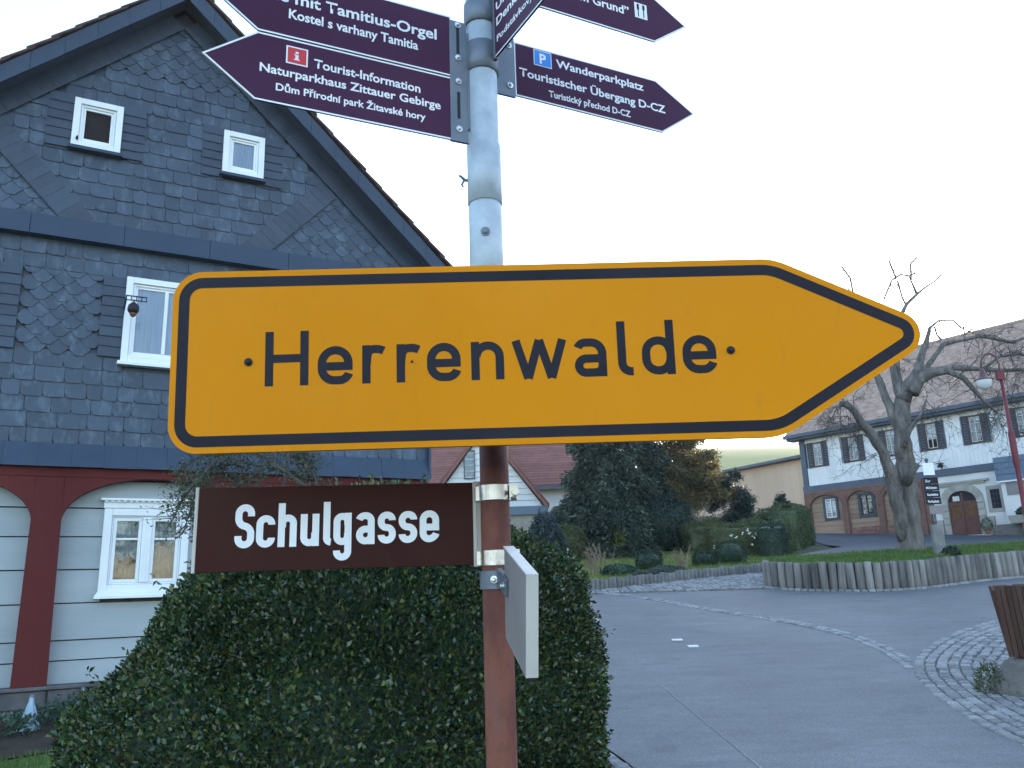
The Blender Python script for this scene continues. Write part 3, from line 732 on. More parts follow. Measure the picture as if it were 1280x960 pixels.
s4 = finger_sign('finger_sign', 'bluish plum right-pointing finger sign with a white pictogram, cut off at the top edge', AR + Vector((0, 0, .2757 * KR)), YAW_R, OUT_R, KR)
tx(s4, KR, 'Restaurant', .09, .34, .108, .108, .024)
tx(s4, KR, '„Zum Grund”', .14, .352, .0585, .0575, .0265)
b = MB(); b.box(.3715 * KR, .4115 * KR, -.0025, -.0021, .059 * KR, .1065 * KR)
b.box(.381 * KR, .384 * KR, -.0029, -.0024, .063 * KR, .1025 * KR, 1); b.box(.379 * KR, .386 * KR, -.0030, -.0025, .085 * KR, .1025 * KR, 1); b.box(.3985 * KR, .4015 * KR, -.0029, -.0024, .063 * KR, .1025 * KR, 1); b.box(.397 * KR, .404 * KR, -.0030, -.0025, .088 * KR, .1025 * KR, 1)
b.build('restaurant_symbol', [M['print_white'], M['print_black']], s4)
b = MB(); b.box(-.072, .001, -.003, .003, -.006, .142); local_to_pole(AR, YAW_R, b, 'bracket_plate', M['bracket_metal'], bevel=.001)
b = MB(); b.box(-.072, .001, -.003, .003, .24, .39); local_to_pole(AR, YAW_R, b, 'bracket_plate', M['bracket_metal'], bevel=.001)
for zz in (.02, .12):
    ob = screw(pole, (0, 0, 0), (0, -1, 0), .0038); ob.location = AR + Matrix.Rotation(YAW_R, 3, 'Z') @ Vector((-.013, -.004, zz)) - Vector((PX, PY, g0))
    ob.rotation_euler = (Matrix.Rotation(YAW_R, 3, 'Z') @ Vector((0, -1, 0))).to_track_quat('Z', 'Y').to_euler()
# the arm that points toward the viewer
AT = Vector((-.012, 1.475, 2.815)); YAW_T = -1.057
OUT_T = [(0, 0), (0, .1415), (.40, .1415), (.50, .071), (.40, 0)]
s5 = finger_sign('finger_sign', 'dark plum finger sign seen at a steep angle, coming toward the viewer', AT, YAW_T, OUT_T, 1.0)
tx(s5, 1, 'Umgebindehaus', .012, .27, .104, .104, .020)
tx(s5, 1, 'Denkmal', .012, .15, .068, .068, .020)
tx(s5, 1, 'Podstávkový dům', .012, .22, .030, .030, .015)
b = MB(); b.box(-.032, .004, -.004, .004, -.004, .30); local_to_pole(AT, YAW_T, b, 'bracket_plate', M['bracket_metal'], bevel=.001)

# yellow direction sign
YS_LOC = (-.554, 1.290, 1.976)
ys = thing('direction_sign', 'large yellow arrow sign with black border reading Herrenwalde, pointing right', 'sign', YS_LOC, rot=(.072, -.002, .002))
OY = [(0, 0), (.9857, -.0048), (1.2652, .1609), (.9928, .2916), (.0005, .3020)]
def ypoly(d, radii): return roundpoly(inset(OY, d) if d else OY, [max(r - d, .004) for r in radii], 10)
RAD = [.048, .10, .038, .10, .048]
po = ypoly(0, RAD)
b = MB(); b.prism(po, -.0015, .0015); b.build('panel', M['sign_yellow'], ys)
b = MB(); b.ring(ypoly(.0102, RAD), ypoly(.0278, RAD), -.0019); b.build('black_border', M['print_black'], ys)
# folded rim at the back of the sheet
b = MB(); pi_ = ypoly(.002, RAD); n = len(po)
b.add([(x, -.0012, z) for x, z in po] + [(x, .014, z) for x, z in po] + [(x, .014, z) for x, z in pi_], [(i, i + n, (i + 1) % n + n, (i + 1) % n) for i in range(n)] + [(i + n, i + 2 * n, (i + 1) % n + 2 * n, (i + 1) % n + n) for i in range(n)])
b.build('rim', M['sign_yellow'], ys)
b = MB(); b.prism(ypoly(.001, RAD), .0018, .0024); b.build('backing', M['sign_back'], ys)
GL = [('H', .1543, .2250), ('e', .2400, .2966), ('r', .3122, .3500), ('r', .3681, .4071), ('e', .4175, .4721), ('n', .4892, .5425), ('w', .5560, .6445), ('a', .6572, .7092), ('l', .7275, .7500), ('d', .7669, .8202), ('e', .8329, .8875)]
lettering(ys, GL, .1050, .0905, .150, .70, -.0018, M['print_black'], zfun=lambda x: -.0035 * (x - .15))
for x, z in ((.1273, .1462), (.9114, .139)):
    screw(ys, (x, -.0018, z), (0, -1, 0), .0036, 'iron_black', 'rivet')
screw(ys, (.3929, -.0016, .1383), (0, -1, 0), .0012, 'rust_tip', 'rivet')
for zz in (.06, .235):
    b = MB(); b.box(.10, .93, .0024, .014, zz - .012, zz + .012); b.build('stiffening_rail', M['alu'], ys, bevel=.001)
    b = MB(); T = Matrix.Translation((.512, .215 - (.0 if zz < .1 else .015), zz))
    b.lathe([(.0325, zz - .012), (.0325, zz + .012)], 24, c=(.512, .2085 - zz * .072, 0)); b.box(.485, .54, .014, .19, zz - .012, zz + .012)
    b.build('clamp', M['alu'], ys)

# street-name sign
ss = thing('street_sign', 'dark brown street name sign reading Schulgasse in white letters, with pale end profiles', 'sign', (-.570, 1.482, 1.796), .089)
SC_O = [(0.0, 0), (.4915, 0), (.4915, .1495), (-.0015, .1495)]
b = MB(); b.prism(SC_O, -.008, .008); b.build('panel', M['sign_brown'], ss, bevel=.0006)
b = MB(); b.box(-.0065, -.0005, -.0095, .0095, -.001, .1505); b.build('end_profile', M['sign_white'], ss, bevel=.001)
b = MB(); b.box(.4918, .506, -.0105, .0105, -.0035, .151); b.box(.4965, .4985, -.0118, -.0104, .002, .146); b.build('end_profile', M['sign_white'], ss, bevel=.001)
GS = [('S', .0654, .0997), ('c', .1030, .1362), ('h', .1412, .1743), ('u', .1808, .214), ('l', .2212, .2333), ('g', .2394, .2716), ('a', .2798, .3130), ('s', .3185, .3509), ('s', .3562, .3897), ('e', .3942, .4295)]
lettering(ss, GS, .0405, .078, .158, .735, -.0083, M['print_white'], zfun=lambda x: .006 * (x - .07))
def band(z0, z1, r, mat, name='clamp_band'):
    b = MB(); b.lathe([(r, z0), (r + .0016, z0 + .001), (r + .0016, z1 - .001), (r, z1)], 40)
    b.tube([(.030, -.012, z0 + .003), (.040, -.016, z0 + .004)], .004, 8); b.box(.027, .042, -.014, -.009, z0, z1)
    b.tube([(.038, -.022, (z0 + z1) / 2), (.038, .004, (z0 + z1) / 2)], .0042, 8); b.tube([(.038, -.026, (z0 + z1) / 2), (.038, -.020, (z0 + z1) / 2)], .007, 6)
    return b.build(name, mat, pole, smooth=False, loc=(0, 0, -g0))
band(1.907, 1.936, .0275, M['steel_band']); band(1.792, 1.820, .0275, M['steel_band'])
for z0, z1 in ((1.908, 1.935), (1.793, 1.819)): b = MB(); b.box(-.035, -.026, -.006, .008, z0, z1); b.build('clamp_tongue', M['steel_band'], pole, loc=(0, 0, -g0), bevel=.001)
# grey clamp and edge-on white sign
b = MB(); b.lathe([(.0270, 1.751), (.0305, 1.752), (.0305, 1.783), (.0270, 1.784)], 40); b.box(.006, .014, -.040, -.031, 1.752, 1.783); b.build('pipe_clamp', M['bracket_metal'], pole, loc=(0, 0, -g0))
screw(pole, (-.004, -.0335, 1.768 - g0), (-.2, -1, 0), .0035); screw(pole, (.030, -.032, 1.768 - g0), (.7, -1, 0), .0045)
ws = thing('blank_sign', 'pale hollow sign board seen edge-on, pointing toward the viewer below the steel bands', 'sign', (-.009, 1.399, 1.671), rot=(0, .222, -1.417))
b = MB(); b.prism(roundpoly([(.004, .004), (.2075, .004), (.2075, .147), (-.016, .147)], .003, 3), -.0155, 0); b.build('board', M['sign_back'], ws)
b = MB(); b.box(.207, .2095, -.0165, .001, .006, .1485); b.box(-.02, .2095, -.0165, .001, .1465, .1490); b.build('edge_profile', M['sign_white'], ws, bevel=.0008)
b = MB(); b.box(.2065, .2092, -.0125, -.004, .0005, .010); b.build('end_cap', M['iron_black'], ws)
b = MB(); b.box(-.035, .035, -.021, -.0157, .078, .106); b.box(-.07, -.03, -.021, -.012, .082, .103); b.build('bracket', M['bracket_metal'], ws, bevel=.001)
screw(ws, (.020, -.0212, .092), (0, -1, 0), .0036)

# ================================================================== SLATE-CLAD HOUSE ON THE LEFT
HX, HY, HB, HA = -5.14, 9.0, 0.60, R_(90 - 61.615)
house = thing('timber_house', 'tall dark slate-clad gabled house with red-brown timber arches and white framed windows', 'house', (HX, HY, HB), HA)
HD = Vector((math.cos(HA), math.sin(HA), 0)); HN = Vector((-math.sin(HA), math.cos(HA), 0))
def hw(s_, z, y=0): return Vector((HX, HY, 0)) + HD * s_ + HN * y + Vector((0, 0, z))
LZ = (0, 0, -HB)
def hb(mb, name, mat, parent=None, **k): return mb.build(name, M[mat] if isinstance(mat, str) else mat, parent or house, loc=LZ if parent is None else (0, 0, 0), **k)
S0, S1, APX, SL = -2.45, 4.47, 1.01, 0.94
def ztop(s_, a=9.17): return a - SL * abs(s_ - APX)
# body and roof
b = MB(); b.prism([(S0, 3.25), (S1, 3.25), (S1, 6.2), (APX, 9.45), (S0, 6.2)], 0.02, 10.0); hb(b, 'wall', 'slate_dark')
b = MB(); b.box(S0 + .1, S1 - .1, .62, 9.9, .2, 3.25); hb(b, 'ground_floor_core', 'dark_interior')
b = MB(); b.box(S0 + .05, S0 + .25, .2, 9.8, .3, 3.2); b.box(S1 - .25, S1 - .05, .2, 9.8, .3, 3.2); hb(b, 'side_wall', 'plank_grey')
def roofz(s_): return 9.70 - SL * abs(s_ - APX)
for sgn in (-1, 1):
    e = APX + sgn * 4.0; zl = roofz(e)
    b = MB(); pts = [(APX, 9.70), (e, zl), (e, zl - .14), (APX, 9.56)]
    if sgn > 0: pts = pts[::-1]
    b.prism(pts, -.30, 10.4); hb(b, 'roof_slope', 'roof_tile')
    # slate-faced bargeboard in pieces
    for k in range(12):
        sa = APX + sgn * (k * 4.0 / 12 + (.0 if k else 0)); sb = APX + sgn * ((k + 1) * 4.0 / 12 - .004)
        b = MB(); za, zb = roofz(sa), roofz(sb)
        q = [(sa, za - .03), (sb, zb - .03), (sb, zb - .275), (sa, za - .275)]
        if sgn > 0: q = q[::-1]
        b.prism(q, -.345 - .004 * (k % 2), -.305); hb(b, 'bargeboard', 'slate_board')
    b = MB(); q = [(APX, 9.555), (e, zl - .145), (e, zl - .20), (APX, 9.50)]
    if sgn > 0: q = q[::-1]
    b.prism(q, -.30, -.0); hb(b, 'soffit', 'slate_dark')
    # verge tiles, uneven edge
    tl = MB(); tl.box(0, .40, 0, .26, 0, .028); tm = tl.mesh('verge_tile', M['roof_tile'])
    d = Vector((sgn, 0, -SL)).normalized(); L = 4.0 * math.hypot(1, SL); nt_ = 17
    for k in range(nt_):
        p = Vector((APX, -.375, 9.70)) + d * (k * L / nt_); a = math.atan(SL)
        o = link('verge_tile', tm, house)
        R2 = Matrix.Rotation((a - .05) if sgn > 0 else math.pi - (a - .05), 4, 'Y')
        if sgn > 0: T = Matrix.Translation(p + Vector((0, random.uniform(-.01, .01), .012 - HB))) @ Matrix.Rotation(a - .06, 4, 'Y')
        else: T = Matrix.Translation(p + d * (.40) + Vector((0, random.uniform(-.01, .01), .012 - HB))) @ Matrix.Rotation(-(a - .06), 4, 'Y')
        o.matrix_local = T

# plinth of rough stone blocks with a sill on top
z0, z1 = .25, .90; rowz = [.25, .48, .70, .885]
sm_ = []
for r in range(3):
    s_ = S0; off = 0
    while s_ < S1:
        wd = random.uniform(.35, .75); e = min(s_ + wd, S1)
        b = MB(); b.box(s_ + .008, e - .008, -.05 + random.uniform(-.012, .012), .3, rowz[r] + .006, rowz[r + 1] - .006); hb(b, 'stone', 'plinth', bevel=.012); s_ = e
b = MB(); b.box(S0, S1, -.02, .6, .1, .88); hb(b, 'plinth_core', 'joint_sand')
b = MB(); b.box(S0, S1, -.075, .30, .887, .925); hb(b, 'plinth_ledge', 'plinth', bevel=.008)

# timber frame
POSTS = [-2.12, 0.0, 2.12, 4.30]
for s_ in POSTS:
    b = MB(); b.add([(s_ - .165, -.045, .926), (s_ + .165, -.045, .926), (s_ + .165, .125, .926), (s_ - .165, .125, .926),
                     (s_ - .14, -.045, 3.12), (s_ + .14, -.045, 3.12), (s_ + .14, .125, 3.12), (s_ - .14, .125, 3.12)],
                    [(3, 2, 1, 0), (4, 5, 6, 7), (0, 1, 5, 4), (1, 2, 6, 5), (2, 3, 7, 6), (3, 0, 4, 7)])
    hb(b, 'post', 'ox_blood', bevel=.006)
b = MB(); b.box(S0, S1, -.048, .128, 3.122, 3.25); hb(b, 'beam', 'ox_blood', bevel=.004)
for i in range(3):
    c0, c1 = POSTS[i] + .142, POSTS[i + 1] - .142; cx, hwid = (c0 + c1) / 2, (c1 - c0) / 2
    for sgn in (-1, 1):
        pts = []
        for k in range(15):
            t = math.pi / 2 * k / 14
            pts.append((cx + sgn * hwid * math.cos(t), 2.60 + .525 * math.sin(t) ** .92))
        pts2 = [(p[0], min(p[1], 3.1205)) for p in pts]
        poly = pts2 + [(cx + sgn * hwid, 3.121)]
        ar = sum(poly[j - 1][0] * poly[j][1] - poly[j][0] * poly[j - 1][1] for j in range(len(poly)))
        if ar < 0: poly = poly[::-1]
        b = MB(); b.prism(poly, -.040, .10); hb(b, 'arch_brace', 'ox_blood')
# plank wall in the bays, split round the windows
PZ = [.88, 1.16, 1.37, 1.76, 2.12, 2.48, 2.80, 3.12]
WIN_G = {0: (-1.55, -.62), 1: (.57, 1.49), 2: (2.75, 3.65)}
for i in range(3):
    c0, c1 = POSTS[i] + .1, POSTS[i + 1] - .1
    for j in range(len(PZ) - 1):
        za, zb = PZ[j], PZ[j + 1]; segs = [(c0, c1)]
        wa, wb = WIN_G[i]
        if zb > 1.90 and za < 2.80: segs = [(c0, wa + .03), (wb - .03, c1)]
        for a_, b_ in segs:
            m_ = MB(); yy = .15 + random.uniform(-.004, .004)
            m_.add([(a_, yy - .012, za + .006), (b_, yy - .012, za + .006), (b_, yy, zb - .008), (a_, yy, zb - .008), (a_, yy + .05, za + .006), (b_, yy + .05, za + .006), (b_, yy + .05, zb - .008), (a_, yy + .05, zb - .008)],
                   [(0, 1, 2, 3), (5, 4, 7, 6), (0, 4, 5, 1), (3, 2, 6, 7), (0, 3, 7, 4), (1, 5, 6, 2)])
            hb(m_, 'plank', 'plank_grey')
    b = MB(); b.box(c0, WIN_G[i][0] + .06, .205, .25, .88, 3.12); b.box(WIN_G[i][1] - .06, c1, .205, .25, .88, 3.12); b.box(WIN_G[i][0], WIN_G[i][1], .21, .25, .88, 1.88); b.box(WIN_G[i][0], WIN_G[i][1], .21, .25, 2.82, 3.12)
    hb(b, 'plank_backing', 'joint_sand')

def frame_box(b, x0, x1, z0, z1, wd, y0, y1, m=0, wb=None, wt=None):
    """four butted bars round an opening (outer size given)"""
    wb = wb or wd; wt = wt or wd
    b.box(x0, x0 + wd, y0, y1, z0, z1, m); b.box(x1 - wd, x1, y0, y1, z0, z1, m)
    b.box(x0 + wd, x1 - wd, y0, y1, z0, z0 + wb, m); b.box(x0 + wd, x1 - wd, y0, y1, z1 - wt, z1, m)
def ground_window(wa, wb, label=None):
    w_ = thing('window', None, None, (0, 0, -HB)); w_.parent = house
    z0, z1 = 1.86, 2.80; yb = .15
    b = MB(); frame_box(b, wa, wb, z0, z1, .085, yb - .05, yb + .06)
    frame_box(b, wa + .087, wb - .087, z0 + .087, z1 - .087, .018, yb - .028, yb + .05)
    b.build('frame', M['white_paint'], w_, bevel=.006)
    b = MB(); b.box(wa - .045, wb + .045, yb - .10, yb - .0, z1 + .085, z1 + .11)           # cornice with small teeth
    b.box(wa - .01, wb + .01, yb - .06, yb - .0, z1 + .002, z1 + .083)
    n = 15
    for k in range(n):
        x = wa - .02 + (wb - wa + .04) * (k + .5) / n
        b.lathe([(.022, 0), (.022, .02)], 8, c=(x, yb - .070, z1 + .066))
    b.build('cornice', M['white_paint'], w_)
    b = MB()
    b.add([(wa - .035, yb - .13, 1.795), (wb + .035, yb - .13, 1.795), (wb + .035, yb, 1.795), (wa - .035, yb, 1.795), (wa - .035, yb - .13, 1.818), (wb + .035, yb - .13, 1.818), (wb + .0, yb - .052, 1.875), (wa - .0, yb - .052, 1.875), (wb + .0, yb, 1.875), (wa, yb, 1.875)],
          [(0, 3, 2, 1), (0, 1, 5, 4), (4, 5, 6, 7), (7, 6, 8, 9), (0, 4, 7, 9, 3), (1, 2, 8, 6, 5)])
    b.build('sill', M['white_paint'], w_)
    ia, ib = wa + .107, wb - .107; za, zb = z0 + .107, z1 - .107; cx = (ia + ib) / 2
    b = MB(); b.box(cx - .05, cx + .05, yb - .042, yb + .03, za, zb); b.box(cx - .012, cx + .012, yb - .05, yb - .040, za, zb)
    for a_, c_ in ((ia, cx - .052), (cx + .052, ib)):
        frame_box(b, a_, c_, za, zb, .036, yb - .018, yb + .025); b.box(a_ + .038, c_ - .038, yb - .012, yb + .02, zb - .25, zb - .228)
    b.build('sash', M['white_paint'], w_, bevel=.003)
    for a_, c_ in ((ia, cx - .052), (cx + .052, ib)):
        for p0, p1 in ((za + .034, zb - .25), (zb - .228, zb - .034)):
            b = MB(); b.box(a_ + .034, c_ - .034, yb + .002, yb + .006, p0, p1); b.build('pane', M['glass'], w_)
    b = MB()
    for a_, c_, mt in ((ia, cx, 0), (cx, ib, 1)):
        for k in range(16):
            xa = a_ + (c_ - a_) * k / 16; xb = a_ + (c_ - a_) * (k + 1) / 16; ya = yb + .07 + .012 * math.sin(k * 1.9); yb2 = yb + .07 + .012 * math.sin((k + 1) * 1.9)
            zb_ = za + (.30 if mt == 0 else .46) + .03 * math.sin(k)
            b.add([(xa, ya, zb_ - .02), (xb, yb2, zb_ - .02), (xb, yb2, zb), (xa, ya, zb)], [(0, 1, 2, 3)], 0)
            b.add([(xa, ya + .05, za), (xb, yb2 + .05, za), (xb, yb2 + .05, zb), (xa, ya + .05, zb)], [(0, 1, 2, 3)], 1)
    b.build('curtain', [M['lace'], M['amber_blind_and_reflection']], w_)  # amber sheet behind the lace paints the orange-brown reflection in the panes
    b = MB(); b.box(wa, wb, .6, .62, 1.8, 2.85); b.build('room', M['dark_interior'], w_)
for k in WIN_G: ground_window(*WIN_G[k])

def slate_window(x0, x1, z0, z1, dark=False, split=False, fr=.075):
    w_ = thing('window', None, None, (0, 0, -HB)); w_.parent = house
    b = MB(); frame_box(b, x0, x1, z0, z1, fr, -.075, .0); frame_box(b, x0 + fr + .002, x1 - fr - .002, z0 + fr + .002, z1 - fr - .002, .028, -.05, -.005)
    b.build('frame', M['white_paint'], w_, bevel=.005)
    ia, ib, za, zb = x0 + fr + .03, x1 - fr - .03, z0 + fr + .03, z1 - fr - .03
    b = MB(); frame_box(b, ia, ib, za, zb, .028, -.034, -.006)
    if split: c = (ia + ib) / 2; b.box(c - .02, c + .02, -.042, -.006, za + .029, zb - .029)
    b.build('sash', M['white_paint'], w_, bevel=.003)
    if dark: b = MB(); b.box(ia, ib, .002, .008, za, zb); b.build('opening', M['dark_interior'], w_)  # no hole: a dark sheet paints the unlit room
    else:
        b = MB(); n = 28
        for k in range(n):
            xa = ia + (ib - ia) * k / n; xb = ia + (ib - ia) * (k + 1) / n; f = lambda q: -.006 + .007 * math.sin(q * 1.7)
            b.add([(xa, f(k), za), (xb, f(k + 1), za), (xb, f(k + 1), zb), (xa, f(k), zb)], [(0, 1, 2, 3)])
        b.build('curtain', M['curtain'], w_)
        b = MB(); b.box(ia + .02, ib - .02, -.0225, -.0195, za + .02, zb - .02); b.build('pane', M['glass'], w_)
    b = MB(); b.box(x0 - .03, x1 + .03, -.11, .0, z0 - .045, z0 - .002); b.build('sill', M['slate_board' if (z0 > 6) else 'white_paint'], w_, bevel=.004)
    return w_
w1 = slate_window(-.165, .38, 7.145, 7.80, dark=True)
w2 = slate_window(1.59, 2.12, 7.18, 7.80)
w3 = slate_window(.585, 1.50, 4.50, 5.56, split=True)
w4 = slate_window(-1.66, -.745, 4.50, 5.56, split=True)
w5 = slate_window(2.85, 3.77, 4.50, 5.56, split=True)
b = MB(); b.lathe([(.012, 0), (.016, .02), (.008, .05)], 8, c=(-.10, -.09, 7.22)); b.build('latch', M['iron_black'], w1)

# slates
def slate_mb(kind, w_, h):
    """front face in xz, origin bottom centre; overlaps the course above"""
    x = w_ / 2
    if kind == 'rect':
        r = min(.055, w_ * .35); pts = []
        for k in range(5): t = math.pi / 2 * k / 4; pts.append((-x + r - r * math.sin(math.pi / 2 - t), r - r * math.sin(t) if False else r * (1 - math.sin(t))))
        pts += [(x - .012, 0), (x, .012), (x, h * 1.12), (-x, h * 1.12)]
    elif kind == 'hex':
        pts = [(-x, h * .95), (-x * .98, h * .72), (-x * .36, 0), (x * .36, 0), (x * .98, h * .72), (x, h * .95), (x * .4, h * 1.65), (-x * .4, h * 1.65)]
    else: pts = [(-x, 0), (x, 0), (x, h), (-x, h)]
    b = MB(); n = len(pts); hh = max(p[1] for p in pts)
    def yy(z, o): return -.018 + .014 * z / hh + o
    v = [(p[0], yy(p[1], 0), p[1]) for p in pts] + [(p[0], yy(p[1], .007), p[1]) for p in pts]
    b.add(v, [tuple(range(n))] + [(i, i + n, (i + 1) % n + n, (i + 1) % n) for i in range(n)])
    return b
WINS = [(-.165, .38, 7.145, 7.80), (1.59, 2.12, 7.18, 7.80), (.585, 1.50, 4.50, 5.56), (-1.66, -.745, 4.50, 5.56), (2.85, 3.77, 4.50, 5.56)]
FL = [(-.43, -.165), (.38, .64), (1.34, 1.59), (2.12, 2.37), (.345, .585), (1.50, 1.74), (-1.90, -1.66), (-.745, -.505), (2.61, 2.85), (3.77, 4.01)]
FLZ = [(7.12, 7.84)] * 4 + [(4.55, 5.55)] * 6
def blocked(s_, z):
    for a_, b_, c_, d_ in WINS:
        if a_ < s_ < b_ and c_ - .1 < z + .08 < d_ + .0: return True
    return False
def dl(s_): return 7.12 - 1.05 * (s_ + .87)          # centre of the left diagonal band
def dr(s_): return 6.28 + 1.10 * (s_ - 2.14)         # centre of the right one
ALL = []   # kind, s, z, w, h
def rows(z0, z1, h, sa, sb, test):
    n = round((z1 - z0) / h); h = (z1 - z0) / n
    for r in range(n):
        z = z0 + r * h; s_ = sa - random.uniform(0, .2)
        while s_ < sb:
            wd = random.choice((.16, .18, .2, .22, .26, .3)); c = s_ + wd / 2
            if sa - .02 < c < sb + .02 and not blocked(c, z) and test(c, z + h / 2): ALL.append(('rect', c, z, wd - .004, h))
            s_ += wd
def hexes(z0, z1, sa, sb, test, wd=.225, h=.105):
    r = 0; z = z0
    while z < z1:
        s_ = sa + (wd / 2 if r % 2 else 0)
        while s_ < sb:
            if test(s_, z + h / 2): ALL.append(('hex', s_, z, wd * .985, h))
            s_ += wd
        z += h; r += 1
inb = lambda s_, z: z < ztop(s_) + .02
rows(3.49, 4.555, .1775, S0, S1, lambda s_, z: True)
rows(5.545, 5.90, .1775, S0, S1, lambda s_, z: True)
rows(4.555, 5.545, .165, 1.74, 2.61, lambda s_, z: True); rows(4.555, 5.545, .165, 4.01, S1, lambda s_, z: True)
hexes(4.53, 5.50, -.52, .36, lambda s_, z: -.51 < s_ < .35)
hexes(4.53, 5.50, S0, -1.9, lambda s_, z: True)
rows(6.19, 8.35, .18, -1.6, 3.9, lambda s_, z: inb(s_, z) and z > dl(s_) and z > dr(s_))
hexes(8.33, 9.3, -.2, 2.2, lambda s_, z: inb(s_, z + .04))
hexes(6.08, 7.4, -2.4, .1, lambda s_, z: inb(s_, z) and z < dl(s_))
hexes(6.08, 7.6, 2.1, 4.4, lambda s_, z: inb(s_, z) and z < dr(s_))
cache = {}
def sm(kind, w_, h):
    k = (kind, round(w_, 3), round(h, 3))
    if k not in cache: b = slate_mb(*k); cache[k] = (b, b.mesh('slate', M['slate']))
    return cache[k]
def visible(s_, z):
    px, py = proj(hw(s_, z))
    if px < -5 or px > 575 or py < -5: return False
    if px > 218 and 338 < py < 566: return False
    if px > 330 and 30 + (px - 330) * .2 < py < 125 + (px - 320) * .21: return False
    return True
ALL.sort(key=lambda q: (0 if visible(q[1], q[2] + q[4] / 2) else 1, hw(q[1], q[2]).length))
rest = MB()
for i, (kind, s_, z, w_, h) in enumerate(ALL):
    b, me = sm(kind, w_, h); ty = random.uniform(-.003, .002)
    if i < 300 and visible(s_, z): link('slate', me, house, (s_, ty, z - HB), (0, random.gauss(0, .008), 0))
    else: rest.add(b.V, b.F, 0, Matrix.Translation((s_, ty, z)) @ Matrix.Rotation(random.gauss(0, .008), 4, 'Y'))
o = hb(rest, 'slate_field', 'slate'); o['kind'] = 'stuff'
print('slates', len(ALL))
# flanking courses beside the windows
for (a_, b_), (c_, d_) in zip(FL, FLZ):
    n = round((d_ - c_) / .118); h = (d_ - c_) / n
    k_ = sm('plain', b_ - a_ + .01, h * 1.05)[0]; me = cache.setdefault(('fl', round(b_ - a_, 3), round(h, 3)), k_.mesh('flank_slate', M['slate_dark']))
    for k in range(n): link('flank_slate', me, house, ((a_ + b_) / 2, -.024 + random.uniform(-.002, .002), c_ + k * h - HB), (0, random.gauss(0, .01), 0))
# verge band below the roof, set square to the slope
for sgn in (-1, 1):
    L = 3.46 * math.hypot(1, SL); n = 30; me = slate_mb('plain', L / n * .985, .33).mesh('verge_slate', M['slate_dark'])
    a = math.atan(SL); d = Vector((sgn, 0, -SL)).normalized()
    for k in range(n):
        p = Vector((APX, -.03 - .0025 * (k % 2), 9.17)) + d * ((k + .5) * L / n)
        link('verge_slate', me, house, (p.x, p.y, p.z - HB), (0, sgn * a + random.gauss(0, .006), 0))
# diagonal bands
for sgn, f, sa, sb in ((1, dl, -1.25, .13), (-1, dr, 1.98, 3.02)):
    za, zb = f(sa), f(sb); L = math.hypot(sb - sa, zb - za); n = int(L / .115); ang = math.atan2(za - zb, sb - sa)
    wide = .30; me = slate_mb('plain', L / n * .985, wide).mesh('band_slate', M['slate_dark'])
    for k in range(n):
        t = (k + .5) / n; p = Vector((sa + (sb - sa) * t, 0, za + (zb - za) * t)); nrm = Vector((math.sin(ang), 0, math.cos(ang)))
        q = p - nrm * wide / 2; zmin = 6.19
        if p.z < 6.08: continue
        link('band_slate', me, house, (q.x, -.026 - .002 * (k % 2), q.z - HB), (0, ang, 0))
# horizontal bands
for k in range(7):
    a_, b_ = S0 + k * (S1 - S0) / 7, S0 + (k + 1) * (S1 - S0) / 7 - .006
    m_ = MB(); m_.add([(a_, -.13, 5.915), (b_, -.13, 5.915), (b_, .01, 5.915), (a_, .01, 5.915), (a_, -.105, 5.93), (b_, -.105, 5.93), (a_, -.06, 6.195), (b_, -.06, 6.195), (b_, .01, 6.195), (a_, .01, 6.195)],
                      [(0, 3, 2, 1), (0, 1, 5, 4), (4, 5, 7, 6), (6, 7, 8, 9), (0, 4, 6, 9, 3), (1, 2, 8, 7, 5)])
    hb(m_, 'band_board', 'slate_board')
me = MB().add([(-.165, -.125, 0), (.165, -.125, 0), (.165, -.03, .275), (-.165, -.03, .275), (-.165, -.115, 0), (.165, -.115, 0), (.165, -.02, .275), (-.165, -.02, .275)], [(0, 1, 2, 3), (5, 4, 7, 6), (0, 4, 5, 1), (3, 2, 6, 7), (0, 3, 7, 4), (1, 5, 6, 2)]).mesh('skirt_slate', M['slate_board'])
n = 21
for k in range(n):
    link('skirt_slate', me, house, (S0 + (k + .5) * (S1 - S0) / n, -.002 * (k % 2), 3.225 - HB + random.uniform(-.003, .003)), scale=((S1 - S0) / n / .332, 1, 1))
b = MB(); b.box(S1 + .0, S1 + .03, -.10, 10, 3.24, 6.15); hb(b, 'corner_board', 'slate_board')

# bell-shaped hanging lamp on an iron bracket beside the window
p = hw(.60, 5.13, -.55)
lamp = thing('hanging_bell', 'small black bell-shaped lamp hanging from an iron bracket beside the white upper window', 'lamp', p, HA)
b = MB(); b.tube([(-.02, .55, .02), (-.02, -.0, .02)], .008, 6); b.tube([(-.02, .55, -.04), (-.02, .0, -.04)], .006, 6)
b.tube([(-.02, 0, .02), (.19, 0, .02)], .007, 6); b.tube([(-.02, 0, -.03), (.19, 0, -.03)], .006, 6)
for x in (-.02, .03, .085, .14, .19): b.tube([(x, 0, .028), (x, 0, -.04)], .005, 6)
b.build('bracket', M['iron_black'], lamp)
b = MB(); b.tube([(.06, 0, -.02), (.06, 0, -.06)], .006, 6); b.lathe([(.012, -.05), (.03, -.065), (.055, -.09), (.062, -.13), (.058, -.165), (.04, -.185)], 16, c=(.06, 0, 0)); b.build('bell', M['iron_black'], lamp, smooth=True)
b = MB(); b.lathe([(.04, -.184), (.034, -.205), (.02, -.225), (.006, -.232)], 14, c=(.06, 0, 0)); b.build('tip', M['rust_tip'], lamp, smooth=True)

